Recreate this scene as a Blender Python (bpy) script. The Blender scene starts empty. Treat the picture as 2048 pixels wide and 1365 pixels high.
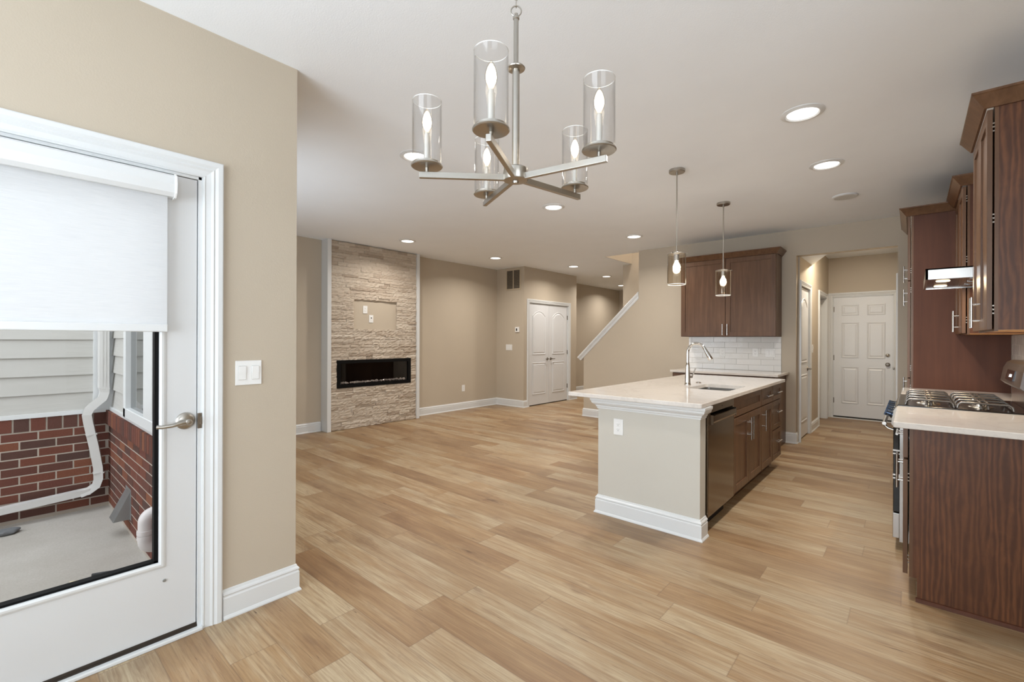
import bpy, bmesh, math, random
from math import pi, sin, cos, radians
from mathutils import Vector, Matrix, noise

SC = bpy.context.scene
COL = SC.collection
random.seed(7)

# ------------------------------------------------------------------ camera
CAM_H, YAW, FPX, HORIZON, ROLL = 1.3253, 0.719, 916.7, 679.16, 0.0035
cam_data = bpy.data.cameras.new('camera')
cam_data.sensor_width = 36.0
cam_data.lens = FPX * 36.0 / 2048.0
cam_data.shift_y = (HORIZON - 682.5) / 2048.0
cam_data.clip_start = 0.02
cam = bpy.data.objects.new('camera', cam_data)
COL.objects.link(cam)
cam.matrix_world = (Matrix.Translation((0, 0, CAM_H)) @ Matrix.Rotation(YAW, 4, 'Z')
                    @ Matrix.Rotation(pi / 2, 4, 'X') @ Matrix.Rotation(ROLL, 4, 'Z'))
SC.camera = cam

# ------------------------------------------------------------------ world, view
SC.view_settings.view_transform = 'Standard'
SC.view_settings.look = 'None'
SC.view_settings.gamma = 1.0
SC.view_settings.exposure = -0.36
SC.view_settings.use_curve_mapping = False
world = bpy.data.worlds.new('overcast_sky')
SC.world = world
world.use_nodes = True
bg = world.node_tree.nodes['Background']
bg.inputs[0].default_value = (0.88, 0.94, 1.0, 1)
bg.inputs[1].default_value = 4.1

def area(name, loc, size, power, direction, color=(1, 1, 1), spread=pi):
    l = bpy.data.lights.new(name, 'AREA')
    l.shape = 'RECTANGLE'
    l.size, l.size_y = size
    l.energy = power
    l.color = color
    l.spread = spread
    o = bpy.data.objects.new(name, l)
    COL.objects.link(o)
    o.location = loc
    o.rotation_euler = Vector(direction).to_track_quat('-Z', 'Y').to_euler()
    return o

# daylight area lamps: living room has a real window, dining and east are added
area('added_dining_daylight', (-0.9, -2.32, 1.45), (2.6, 1.9), 112, (0, 1, 0.5), (0.79, 0.895, 1.0), radians(150))
area('added_east_daylight', (1.62, -0.5, 1.45), (2.0, 1.7), 24, (-1, 0, 0.5), (0.79, 0.895, 1.0))
area('daylight_living_window', (-4.35, 0.80, 1.5), (1.9, 1.3), 62, (0, 1, 0.30), (0.79, 0.895, 1.0))

CAN_COLOR = (1.0, 0.94, 0.87)
CAN_POWER = 20.0
BULB_POWER = 5.5
PENDANT_POWER = 7.0

# ------------------------------------------------------------------ materials
def srgb(r, g, b):
    def f(c):
        c /= 255.0
        return c / 12.92 if c <= 0.04045 else ((c + 0.055) / 1.055) ** 2.4
    return (f(r), f(g), f(b), 1)

class NT:
    def __init__(self, name):
        self.m = bpy.data.materials.new(name)
        self.m.use_nodes = True
        self.t = self.m.node_tree
        self.n = self.t.nodes
        self.b = self.n['Principled BSDF']
        self.out = self.n['Material Output']
    def add(self, typ, **kw):
        nd = self.n.new(typ)
        for k, v in kw.items():
            setattr(nd, k, v)
        return nd
    def link(self, a, b):
        self.t.links.new(a, b)
    def val(self, sock, v):
        if hasattr(v, 'is_output') or isinstance(v, bpy.types.NodeSocket):
            self.link(v, sock)
        else:
            sock.default_value = v
    def math(self, op, a, b=0.0, c=0.0):
        nd = self.add('ShaderNodeMath', operation=op)
        self.val(nd.inputs[0], a)
        self.val(nd.inputs[1], b)
        self.val(nd.inputs[2], c)
        return nd.outputs[0]
    def coords(self):
        return self.add('ShaderNodeNewGeometry').outputs['Position']
    def objco(self):
        return self.add('ShaderNodeTexCoord').outputs['Object']
    def scale(self, vec, s):
        mp = self.add('ShaderNodeMapping')
        self.link(vec, mp.inputs[0])
        mp.inputs['Scale'].default_value = s
        return mp.outputs[0]
    def noise(self, vec, scale, detail=4, rough=0.5, dist=0.0):
        nd = self.add('ShaderNodeTexNoise')
        if vec is not None:
            self.link(vec, nd.inputs['Vector'])
        nd.inputs['Scale'].default_value = scale
        nd.inputs['Detail'].default_value = detail
        nd.inputs['Roughness'].default_value = rough
        nd.inputs['Distortion'].default_value = dist
        return nd.outputs['Fac']
    def ramp(self, fac, stops, interp='LINEAR'):
        r = self.add('ShaderNodeValToRGB')
        r.color_ramp.interpolation = interp
        e = r.color_ramp.elements
        while len(e) < len(stops):
            e.new(0.5)
        for q, (p, c) in zip(e, stops):
            q.position = p
            q.color = c if len(c) == 4 else (*c, 1)
        self.link(fac, r.inputs[0])
        return r.outputs[0]
    def mix(self, fac, a, b, blend='MIX'):
        nd = self.add('ShaderNodeMix', data_type='RGBA', blend_type=blend)
        self.val(nd.inputs[0], fac)
        self.val(nd.inputs[6], a)
        self.val(nd.inputs[7], b)
        return nd.outputs[2]
    def bump(self, h, strength=0.2, dist=0.01):
        nd = self.add('ShaderNodeBump')
        nd.inputs['Strength'].default_value = strength
        nd.inputs['Distance'].default_value = dist
        self.link(h, nd.inputs['Height'])
        self.link(nd.outputs[0], self.b.inputs['Normal'])
    def set(self, **kw):
        for k, v in kw.items():
            self.val(self.b.inputs[k.replace('_', ' ')], v)
        return self

def plain(name, col, rough=0.5, metal=0.0, vary=0.03, spec=0.5, bump=0.0, bscale=60):
    t = NT(name)
    c = t.noise(t.coords(), 3.0, 3)
    lo = tuple(x * (1 - vary) for x in col[:3])
    hi = tuple(min(1, x * (1 + vary)) for x in col[:3])
    t.set(Base_Color=t.ramp(c, [(0.3, lo), (0.7, hi)]), Roughness=rough, Metallic=metal)
    t.b.inputs['Specular IOR Level'].default_value = spec
    if bump:
        t.bump(t.noise(t.coords(), bscale, 3), bump, 0.004)
    return t.m

M = {}
M['wall'] = plain('beige_wall_paint', srgb(191, 179, 161), 0.62, vary=0.012, spec=0.3, bump=0.12, bscale=180)
M['island_paint'] = plain('island_wall_paint', srgb(200, 196, 186), 0.6, vary=0.01, spec=0.3, bump=0.12, bscale=180)
M['ceiling'] = plain('ceiling_paint', srgb(243, 247, 251), 0.75, vary=0.01, spec=0.2, bump=0.15, bscale=140)
M['trim'] = plain('white_trim_paint', srgb(219, 221, 221), 0.32, vary=0.006)
M['door_brightened'] = plain('brightened_interior_door_white', srgb(224, 226, 228), 0.36, vary=0.008)  # door white lightened to make up for weaker light deeper indoors
M['door'] = plain('white_door_paint', srgb(211, 212, 212), 0.36, vary=0.008)
M['plastic'] = plain('white_plastic', srgb(236, 236, 234), 0.35, vary=0.004)
M['plastic_warm'] = plain('grey_plastic_seat', srgb(196, 195, 190), 0.4, vary=0.004)
M['black'] = plain('black_gasket', srgb(7, 7, 8), 0.6, vary=0.1, spec=0.15)
M['dark'] = plain('dark_recess', srgb(22, 18, 16), 0.7, vary=0.1)
M['nickel'] = plain('brushed_nickel', srgb(176, 171, 163), 0.30, 1.0, vary=0.05)
M['nickel_dark'] = plain('satin_nickel_hardware', srgb(140, 133, 124), 0.32, 1.0, vary=0.05)
M['chrome'] = plain('chrome', srgb(214, 212, 208), 0.09, 1.0, vary=0.02)
M['steel_bar'] = plain('steel_pull', srgb(205, 203, 199), 0.22, 1.0, vary=0.02)
M['steel'] = plain('stainless_steel', srgb(190, 188, 184), 0.24, 1.0, vary=0.03)
M['iron'] = plain('grate_iron', srgb(120, 116, 112), 0.28, 0.85, vary=0.1)
M['cooktop'] = plain('black_cooktop_enamel', srgb(26, 23, 22), 0.16, 0.0, vary=0.1)
M['black_glass'] = plain('black_oven_glass', srgb(8, 9, 10), 0.06, 0.0, vary=0.1)
M['grille'] = plain('grille_paint', srgb(193, 179, 156), 0.5, vary=0.02)
M['galv'] = plain('galvanised_metal', srgb(168, 172, 172), 0.38, 0.8, vary=0.08)
M['stone_lump'] = plain('grey_rubble', srgb(112, 114, 116), 0.9, vary=0.2, bump=0.6, bscale=90)
M['rubber'] = plain('black_rubber_hose', srgb(46, 47, 49), 0.6, vary=0.1)
M['paper'] = plain('cream_wood_shim', srgb(214, 203, 172), 0.7, vary=0.08)
M['mortar'] = plain('mortar', srgb(176, 166, 154), 0.9, vary=0.12, bump=0.5, bscale=120)
M['threshold'] = plain('bronze_threshold', srgb(62, 54, 47), 0.45, 0.5, vary=0.15)
M['maple_under'] = plain('maple_underside', srgb(196, 142, 84), 0.5, vary=0.06)
M['gutter'] = plain('white_downspout_metal', srgb(212, 211, 208), 0.35, vary=0.02)
M['pvc'] = plain('white_pvc', srgb(214, 208, 206), 0.35, vary=0.02)

def make_floor():
    t = NT('oak_plank_floor')
    p = t.coords()
    s = t.add('ShaderNodeSeparateXYZ')
    t.link(p, s.inputs[0])
    W, L = 0.181, 1.22
    ry = t.math('DIVIDE', t.math('ADD', s.outputs[1], 10.03), W)
    row = t.math('FLOOR', ry)
    wn = t.add('ShaderNodeTexWhiteNoise', noise_dimensions='1D')
    t.link(row, wn.inputs['W'])
    rx = t.math('ADD', t.math('DIVIDE', t.math('ADD', s.outputs[0], 20.0), L), wn.outputs['Value'])
    colm = t.math('FLOOR', rx)
    cid = t.add('ShaderNodeCombineXYZ')
    t.link(row, cid.inputs[0])
    t.link(colm, cid.inputs[1])
    wn2 = t.add('ShaderNodeTexWhiteNoise', noise_dimensions='3D')
    t.link(cid.outputs[0], wn2.inputs['Vector'])
    rnd = wn2.outputs['Value']
    # per plank shifted grain coordinates, long axis x
    off = t.add('ShaderNodeVectorMath', operation='SCALE')
    t.link(wn2.outputs['Color'], off.inputs[0])
    off.inputs['Scale'].default_value = 23.0
    gp = t.add('ShaderNodeVectorMath', operation='ADD')
    t.link(p, gp.inputs[0])
    t.link(off.outputs[0], gp.inputs[1])
    g = gp.outputs[0]
    streak = t.noise(t.scale(g, (1.1, 17, 1)), 1.6, 6, 0.62, 0.5)
    fine = t.noise(t.scale(g, (2.0, 60, 1)), 2.2, 5, 0.72)
    cloud = t.noise(t.scale(g, (1.0, 3.6, 1)), 1.6, 3, 0.5)
    knot = t.noise(t.scale(g, (1.0, 5.0, 1)), 2.4, 2, 0.4)
    tone = t.math('ADD', t.math('MULTIPLY', rnd, 0.24),
                  t.math('ADD', t.math('MULTIPLY', streak, 0.52),
                         t.math('MULTIPLY', cloud, 0.46)))
    base = t.ramp(tone, [(0.34, srgb(108, 79, 52)), (0.46, srgb(138, 107, 75)), (0.59, srgb(158, 129, 94)), (0.76, srgb(181, 162, 132))])
    grey = t.ramp(t.math('ADD', t.math('MULTIPLY', wn2.outputs['Color'], 1.0), 0.0), [(0.45, (0.0,) * 3), (0.9, (0.55,) * 3)])
    base = t.mix(t.math('MULTIPLY', grey, cloud), base, srgb(166, 155, 132))
    # thin dark cracks / grain lines
    base = t.mix(t.ramp(fine, [(0.44, (0.0,) * 3), (0.66, (0.62,) * 3)]), base, srgb(122, 95, 68))
    crack = t.noise(t.scale(g, (2.6, 42, 1)), 2.0, 3, 0.55, 1.2)
    kk = t.math('MULTIPLY', t.ramp(crack, [(0.66, (0,) * 3), (0.73, (1,) * 3)]),
                t.ramp(knot, [(0.50, (0,) * 3), (0.62, (0.95,) * 3)]))
    base = t.mix(kk, base, srgb(84, 62, 47))
    blot = t.ramp(t.noise(t.scale(g, (2.2, 7, 1)), 1.7, 3, 0.5), [(0.63, (0,) * 3), (0.78, (0.6,) * 3)])
    base = t.mix(blot, base, srgb(112, 86, 66))
    vo = t.add('ShaderNodeTexVoronoi', feature='F1')
    wob = t.add('ShaderNodeTexNoise')
    t.link(t.scale(g, (3, 9, 1)), wob.inputs['Vector'])
    wob.inputs['Scale'].default_value = 2.0
    wsc = t.add('ShaderNodeVectorMath', operation='SCALE')
    t.link(wob.outputs['Color'], wsc.inputs[0])
    wsc.inputs['Scale'].default_value = 0.35
    wad = t.add('ShaderNodeVectorMath', operation='ADD')
    t.link(t.scale(g, (1.35, 5.4, 1)), wad.inputs[0])
    t.link(wsc.outputs[0], wad.inputs[1])
    t.link(wad.outputs[0], vo.inputs['Vector'])
    vo.inputs['Scale'].default_value = 1.0
    pick = t.add('ShaderNodeSeparateColor')
    t.link(vo.outputs['Color'], pick.inputs[0])
    sel = t.ramp(pick.outputs[0], [(0.50, (0,) * 3), (0.52, (1,) * 3)])
    core = t.ramp(vo.outputs['Distance'], [(0.03, (0.9,) * 3), (0.10, (0.25,) * 3), (0.30, (0.0,) * 3)])
    base = t.mix(t.math('MULTIPLY', sel, core), base, srgb(84, 58, 40))
    halo = t.ramp(vo.outputs['Distance'], [(0.0, (0.42,) * 3), (0.45, (0.0,) * 3)])
    ringk = t.math('SINE', t.math('MULTIPLY', vo.outputs['Distance'], 75.0))
    hm = t.math('MULTIPLY', t.math('MULTIPLY', sel, halo), t.math('ADD', 0.6, t.math('MULTIPLY', ringk, 0.4)))
    base = t.mix(hm, base, srgb(112, 82, 58))
    # cathedral rings
    wv = t.add('ShaderNodeTexWave', wave_type='RINGS', rings_direction='Z')
    t.link(t.scale(g, (1.2, 8.5, 0.01)), wv.inputs[0])
    wv.inputs['Scale'].default_value = 4.2
    wv.inputs['Distortion'].default_value = 5.0
    wv.inputs['Detail'].default_value = 2
    ringm = t.math('MULTIPLY', wv.outputs['Fac'], t.ramp(t.noise(t.scale(g, (1.5, 5, 1)), 1.3, 1), [(0.5, (0,) * 3), (0.68, (0.3,) * 3)]))
    base = t.mix(ringm, base, srgb(134, 110, 86))
    # seams
    fy = t.math('FRACT', ry)
    fx = t.math('FRACT', rx)
    ey = t.math('MULTIPLY', t.math('MINIMUM', fy, t.math('SUBTRACT', 1.0, fy)), W)
    ex = t.math('MULTIPLY', t.math('MINIMUM', fx, t.math('SUBTRACT', 1.0, fx)), L)
    e = t.math('MINIMUM', ex, ey)
    seam = t.ramp(e, [(0.0, (0.45,) * 3), (0.0022, (0.0,) * 3)])
    base = t.mix(seam, base, srgb(100, 78, 60))
    t.set(Base_Color=base, Roughness=t.ramp(streak, [(0.3, (0.36,) * 3), (0.7, (0.46,) * 3)]))
    t.b.inputs['Specular IOR Level'].default_value = 0.45
    h = t.math('SUBTRACT', t.math('MULTIPLY', fine, 0.25), seam)
    t.bump(h, 0.12, 0.002)
    return t.m
M['floor'] = make_floor()

def make_wood(name, c0, c1, c2, vertical=True, rough=0.3, strips=0.0, curl=False, fscale=1.0):
    t = NT(name)
    p = t.coords()
    sc = (20, 20, 1.3) if vertical else (6, 6, 30)
    g = p
    if strips:
        s = t.add('ShaderNodeSeparateXYZ')
        t.link(p, s.inputs[0])
        idx = t.math('FLOOR', t.math('DIVIDE', t.math('ADD', s.outputs[0], 5.028), strips))
        wn = t.add('ShaderNodeTexWhiteNoise', noise_dimensions='1D')
        t.link(idx, wn.inputs['W'])
        sh = t.add('ShaderNodeVectorMath', operation='SCALE')
        t.link(wn.outputs['Color'], sh.inputs[0])
        sh.inputs['Scale'].default_value = 9.0
        ad = t.add('ShaderNodeVectorMath', operation='ADD')
        t.link(p, ad.inputs[0])
        t.link(sh.outputs[0], ad.inputs[1])
        g = ad.outputs[0]
    if curl:
        a = t.noise(t.scale(g, (9, 9, 2.2)), 1.6, 5, 0.6, 2.2)
        wv = t.add('ShaderNodeTexWave', wave_type='BANDS', bands_direction='X')
        t.link(t.scale(g, (1.0, 1.0, 0.13)), wv.inputs[0])
        wv.inputs['Scale'].default_value = 14
        wv.inputs['Distortion'].default_value = 9.5
        wv.inputs['Detail'].default_value = 4
        wv.inputs['Detail Scale'].default_value = 1.4
        f = t.math('ADD', t.math('MULTIPLY', a, 0.62), t.math('MULTIPLY', wv.outputs['Fac'], 0.30))
    else:
        a = t.noise(t.scale(g, sc), 1.3 * fscale, 5, 0.6, 0.4)
        f = t.math('ADD', t.math('MULTIPLY', a, 0.7), t.math('MULTIPLY', t.noise(p, 2.3, 3), 0.3))
    base = t.ramp(f, [(0.30, c0), (0.5, c1), (0.70, c2)])
    if strips:
        base = t.mix(t.math('MULTIPLY', wn.outputs['Value'], 0.28), base, c2)
        saw = t.noise(t.scale(g, (3, 3, 60)), 2.2, 3, 0.6)
        m2 = t.math('MULTIPLY', t.ramp(wn.outputs['Value'], [(0.5, (0,) * 3), (0.55, (0.5,) * 3)]), saw)
        base = t.mix(m2, base, c0)
    t.set(Base_Color=base, Roughness=rough)
    t.b.inputs['Specular IOR Level'].default_value = 0.4
    t.bump(a, 0.06, 0.002)
    return t.m
M['wood'] = make_wood('stained_maple', srgb(82, 55, 36), srgb(99, 70, 48), srgb(116, 84, 60), rough=0.36)
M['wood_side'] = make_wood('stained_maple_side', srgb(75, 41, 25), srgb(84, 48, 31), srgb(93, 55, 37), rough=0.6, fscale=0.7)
M['laminate'] = make_wood('walnut_laminate', srgb(72, 41, 23), srgb(90, 54, 32), srgb(109, 68, 41), rough=0.42, strips=0.115, curl=True)

def make_quartz(name, col, rough=0.08):
    t = NT(name)
    p = t.coords()
    n = t.noise(p, 1.6, 6, 0.62, 1.5)
    v = t.ramp(n, [(0.47, (0,) * 3), (0.5, (0.5,) * 3), (0.53, (0,) * 3)])
    n2 = t.noise(p, 70, 2, 0.5)
    c2 = tuple(x * 0.80 for x in col[:3]) + (1,)
    c3 = tuple(x * 0.93 for x in col[:3]) + (1,)
    base = t.mix(v, col, c2)
    base = t.mix(t.ramp(n2, [(0.45, (0,) * 3), (0.7, (0.7,) * 3)]), base, c3)
    t.set(Base_Color=base, Roughness=rough)
    return t.m
M['quartz'] = make_quartz('white_quartz', srgb(222, 216, 209))

def make_attr(name, cols, rough=0.85, bscale=60, bstr=0.5, speck=0.12):
    """colour picked per piece by the mesh attribute 'tone' (each stone or brick has its own colour)"""
    t = NT(name)
    a = t.add('ShaderNodeAttribute', attribute_name='tone')
    c = t.ramp(a.outputs['Fac'], cols)
    n = t.noise(t.coords(), bscale, 5, 0.65)
    c2 = t.mix(t.math('MULTIPLY', n, speck * 2), c, srgb(90, 76, 64))
    t.set(Base_Color=c2, Roughness=rough)
    t.b.inputs['Specular IOR Level'].default_value = 0.2
    t.bump(n, bstr, 0.006)
    return t.m
M['stone'] = make_attr('ledger_stone', [(0.0, srgb(166, 150, 133)), (0.35, srgb(194, 180, 163)), (0.7, srgb(207, 195, 179)), (1.0, srgb(220, 209, 194))], bscale=45, bstr=0.35, speck=0.10)
M['brick'] = make_attr('red_brick', [(0.0, srgb(84, 62, 57)), (0.3, srgb(98, 64, 56)), (0.6, srgb(110, 66, 56)), (0.88, srgb(120, 72, 57)), (1.0, srgb(132, 84, 62))], bscale=110, bstr=0.6, speck=0.10)
M['tile'] = make_attr('white_subway_tile', [(0.0, srgb(222, 221, 217)), (1.0, srgb(234, 233, 230))], rough=0.1, bscale=14, bstr=0.55, speck=0.0)
M['tile'].node_tree.nodes['Principled BSDF'].inputs['Specular IOR Level'].default_value = 0.6
M['grout'] = plain('grout', srgb(188, 186, 181), 0.9)

t = NT('lap_siding')
n = t.noise(t.scale(t.coords(), (2, 2, 40)), 3, 4, 0.6)
t.set(Base_Color=t.ramp(n, [(0.3, srgb(184, 182, 176)), (0.7, srgb(192, 190, 185))]), Roughness=0.6)
t.bump(n, 0.04, 0.002)
M['siding'] = t.m
t = NT('patio_concrete')
p = t.coords()
n = t.noise(p, 1.8, 6, 0.65)
n2 = t.noise(p, 90, 4, 0.7)
c = t.ramp(n, [(0.3, srgb(172, 166, 157)), (0.7, srgb(190, 186, 179))])
c = t.mix(t.ramp(n2, [(0.35, (0.28,) * 3), (0.6, (0,) * 3)]), c, srgb(146, 138, 126))
t.set(Base_Color=c, Roughness=0.9)
t.bump(n2, 0.3, 0.003)
M['concrete'] = t.m

def emis(name, col, strength):
    t = NT(name)
    e = t.add('ShaderNodeEmission')
    e.inputs[0].default_value = (*col, 1)
    e.inputs[1].default_value = strength
    t.link(e.outputs[0], t.out.inputs[0])
    return t.m
M['can_lens'] = emis('downlight_lens', (1, 0.95, 0.88), 6.0)
M['bulb'] = emis('lit_bulb', (1, 0.90, 0.74), 16.0)
M['pendant_bulb'] = emis('lit_pendant_bulb', (1, 0.88, 0.70), 34.0)
M['hood_lamp'] = emis('hood_lamp_lens', (1, 0.80, 0.52), 9.0)
M['added_hall_lens'] = emis('added_hall_light_lens', (1, 0.85, 0.66), 12.0)

def glass(name, tint=(1, 1, 1), ior=1.45, boost=1.0, rough=0.0):
    """thin clear pane: passes light straight through, reflects by Fresnel"""
    t = NT(name)
    tr = t.add('ShaderNodeBsdfTransparent')
    tr.inputs[0].default_value = (*tint, 1)
    gl = t.add('ShaderNodeBsdfGlossy')
    gl.inputs['Roughness'].default_value = rough
    lw = t.add('ShaderNodeLayerWeight')
    lw.inputs[0].default_value = 0.5
    f0 = ((ior - 1) / (ior + 1)) ** 2
    fr = t.math('ADD', f0, t.math('MULTIPLY', t.math('POWER', lw.outputs['Facing'], 5.0), 1 - f0))
    mx = t.add('ShaderNodeMixShader')
    t.link(t.math('MULTIPLY', fr, boost), mx.inputs[0])
    t.link(tr.outputs[0], mx.inputs[1])
    t.link(gl.outputs[0], mx.inputs[2])
    t.link(mx.outputs[0], t.out.inputs[0])
    return t.m
M['glass'] = glass('clear_glass', (0.985, 0.985, 0.985), 1.45, 0.05)
M['shade_glass'] = glass('clear_shade_glass', (0.97, 0.97, 0.97), 1.5, 1.0)
M['pendant_glass'] = glass('warm_pendant_glass', (0.955, 0.93, 0.89), 1.5, 2.0)
M['bulb_glass'] = glass('bulb_envelope', (1, 0.97, 0.92), 1.5, 1.0)
M['rim_glass'] = plain('polished_glass_rim', srgb(238, 238, 236), 0.12)
M['fire_glass'] = glass('firebox_glass', (0.8, 0.78, 0.77), 1.5, 1.0)
t = NT('reflective_window_glass')
t.set(Base_Color=srgb(62, 66, 64), Roughness=0.02)
t.b.inputs['Specular IOR Level'].default_value = 1.0
t.b.inputs['IOR'].default_value = 2.2
M['dark_window'] = t.m
t = NT('roller_shade_fabric')
n = t.noise(t.scale(t.coords(), (4, 4, 160)), 3, 4, 0.7)
df = t.add('ShaderNodeBsdfDiffuse')
tl = t.add('ShaderNodeBsdfTranslucent')
c = t.ramp(n, [(0.3, (0.86, 0.87, 0.88)), (0.7, (0.95, 0.955, 0.96))])
t.link(c, df.inputs[0])
t.link(c, tl.inputs[0])
mx = t.add('ShaderNodeMixShader')
mx.inputs[0].default_value = 0.62
t.link(df.outputs[0], mx.inputs[1])
t.link(tl.outputs[0], mx.inputs[2])
t.link(mx.outputs[0], t.out.inputs[0])
M['shade'] = t.m

# brushed stainless with a vertical brushing (dishwasher, hood)
t = NT('brushed_stainless_front')
n = t.noise(t.scale(t.coords(), (1, 260, 2)), 2, 3, 0.6)
t.set(Base_Color=t.ramp(n, [(0.3, srgb(118, 104, 90)), (0.7, srgb(130, 116, 102))]), Metallic=1.0, Roughness=0.16)
M['brushed'] = t.m

# ------------------------------------------------------------------ mesh helpers
class MB:
    def __init__(self):
        self.bm = bmesh.new()
        self.tone = None
    def box(self, x0, x1, y0, y1, z0, z1, bev=0.0, seg=2):
        x0, x1 = min(x0, x1), max(x0, x1)
        y0, y1 = min(y0, y1), max(y0, y1)
        z0, z1 = min(z0, z1), max(z0, z1)
        v = [self.bm.verts.new(p) for p in ((x0, y0, z0), (x1, y0, z0), (x1, y1, z0), (x0, y1, z0),
                                            (x0, y0, z1), (x1, y0, z1), (x1, y1, z1), (x0, y1, z1))]
        fs = [self.bm.faces.new([v[i] for i in f]) for f in
              ((0, 3, 2, 1), (4, 5, 6, 7), (0, 1, 5, 4), (1, 2, 6, 5), (2, 3, 7, 6), (3, 0, 4, 7))]
        if bev > 0:
            es = list({e for f in fs for e in f.edges})
            bmesh.ops.bevel(self.bm, geom=es, offset=min(bev, 0.49 * min(x1 - x0, y1 - y0, z1 - z0)), segments=seg, affect='EDGES', profile=0.5)
        return fs
    def prism(self, pts, a0, a1, axis='z'):
        """extrude a 2D polygon along an axis; pts are the other two coords in xyz order"""
        def P(u, v, a):
            return {'x': (a, u, v), 'y': (u, a, v), 'z': (u, v, a)}[axis]
        lo = [self.bm.verts.new(P(u, v, a0)) for u, v in pts]
        hi = [self.bm.verts.new(P(u, v, a1)) for u, v in pts]
        n = len(pts)
        fs = [self.bm.faces.new(lo), self.bm.faces.new(hi)]
        for i in range(n):
            j = (i + 1) % n
            fs.append(self.bm.faces.new((lo[i], lo[j], hi[j], hi[i])))
        bmesh.ops.recalc_face_normals(self.bm, faces=fs)
        return fs
    def lathe(self, prof, c=(0, 0, 0), seg=32, axis='z', close=True):
        """prof: list of (r, h) revolved about axis through c"""
        rings = []
        for r, h in prof:
            ring = []
            for i in range(seg):
                a = 2 * pi * i / seg
                u, v = r * cos(a), r * sin(a)
                p = {'z': (u, v, h), 'x': (h, u, v), 'y': (v, h, u)}[axis]
                ring.append(self.bm.verts.new((c[0] + p[0], c[1] + p[1], c[2] + p[2])))
            rings.append(ring)
        fs = []
        for a, b in zip(rings, rings[1:]):
            for i in range(seg):
                j = (i + 1) % seg
                fs.append(self.bm.faces.new((a[i], a[j], b[j], b[i])))
        if close:
            if prof[0][0] > 1e-6:
                fs.append(self.bm.faces.new(list(reversed(rings[0]))))
            if prof[-1][0] > 1e-6:
                fs.append(self.bm.faces.new(rings[-1]))
        for f in fs:
            f.smooth = True
        bmesh.ops.recalc_face_normals(self.bm, faces=fs)
        return fs
    def cyl(self, c, r, h, axis='z', seg=24, bev=0.0):
        if bev:
            return self.lathe([(r - bev, 0), (r, bev), (r, h - bev), (r - bev, h)], c, seg, axis)
        return self.lathe([(r, 0), (r, h)], c, seg, axis)
    def tube(self, pts, r, seg=12, rect=None, cap=True):
        """sweep a circle (or rect=(w,h)) along a 3D path; r may be a list"""
        pts = [Vector(p) for p in pts]
        n = len(pts)
        rs = r if isinstance(r, (list, tuple)) else [r] * n
        up = None
        rings = []
        for i, p in enumerate(pts):
            d = (pts[min(i + 1, n - 1)] - pts[max(i - 1, 0)]).normalized()
            if up is None:
                ref = Vector((0, 0, 1)) if abs(d.z) < 0.9 else Vector((0, 1, 0))
                up = (ref - d * ref.dot(d)).normalized()
            else:
                up = (up - d * up.dot(d)).normalized()
            side = d.cross(up).normalized()
            # mitre factor
            k = 1.0
            if 0 < i < n - 1:
                d1 = (pts[i] - pts[i - 1]).normalized()
                c_ = max(0.35, abs(d1.dot(d)))
                k = 1.0 / c_ if rect else 1.0
            if rect:
                w, h = rect
                offs = [(-w / 2, -h / 2), (w / 2, -h / 2), (w / 2, h / 2), (-w / 2, h / 2)]
            else:
                offs = [(rs[i] * cos(2 * pi * j / seg), rs[i] * sin(2 * pi * j / seg)) for j in range(seg)]
            rings.append([self.bm.verts.new(p + side * a + up * b) for a, b in offs])
        m = len(rings[0])
        fs = []
        for a, b in zip(rings, rings[1:]):
            for i in range(m):
                j = (i + 1) % m
                f = self.bm.faces.new((a[i], a[j], b[j], b[i]))
                f.smooth = not rect
                fs.append(f)
        if cap:
            fs.append(self.bm.faces.new(list(reversed(rings[0]))))
            fs.append(self.bm.faces.new(rings[-1]))
        bmesh.ops.recalc_face_normals(self.bm, faces=fs)
        return fs
    def sweep(self, path, prof, normal, closed=False, flip=False):
        """mitred sweep of a closed 2D profile along a planar path.
        profile (a, b): a = in-plane sideways offset, b = offset along the plane normal"""
        N = Vector(normal).normalized()
        pts = [Vector(p) for p in path]
        n = len(pts)
        sg = -1.0 if flip else 1.0
        rings = []
        for i, p in enumerate(pts):
            if closed:
                d0 = (p - pts[i - 1]).normalized()
                d1 = (pts[(i + 1) % n] - p).normalized()
            else:
                d0 = (p - pts[i - 1]).normalized() if i > 0 else (pts[1] - p).normalized()
                d1 = (pts[i + 1] - p).normalized() if i < n - 1 else d0
            s0, s1 = N.cross(d0), N.cross(d1)
            s = (s0 + s1)
            s = s / max(0.2, s.dot(s0)) if s.length > 1e-6 else s0
            rings.append([self.bm.verts.new(p + s * (a * sg) + N * b) for a, b in prof])
        m = len(prof)
        fs = []
        pairs = list(zip(rings, rings[1:])) + ([(rings[-1], rings[0])] if closed else [])
        for a, b in pairs:
            for i in range(m):
                j = (i + 1) % m
                fs.append(self.bm.faces.new((a[i], a[j], b[j], b[i])))
        if not closed:
            fs.append(self.bm.faces.new(list(reversed(rings[0]))))
            fs.append(self.bm.faces.new(rings[-1]))
        bmesh.ops.recalc_face_normals(self.bm, faces=fs)
        return fs
    def xform(self, mat):
        bmesh.ops.transform(self.bm, matrix=mat, verts=self.bm.verts)
        return self
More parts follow.
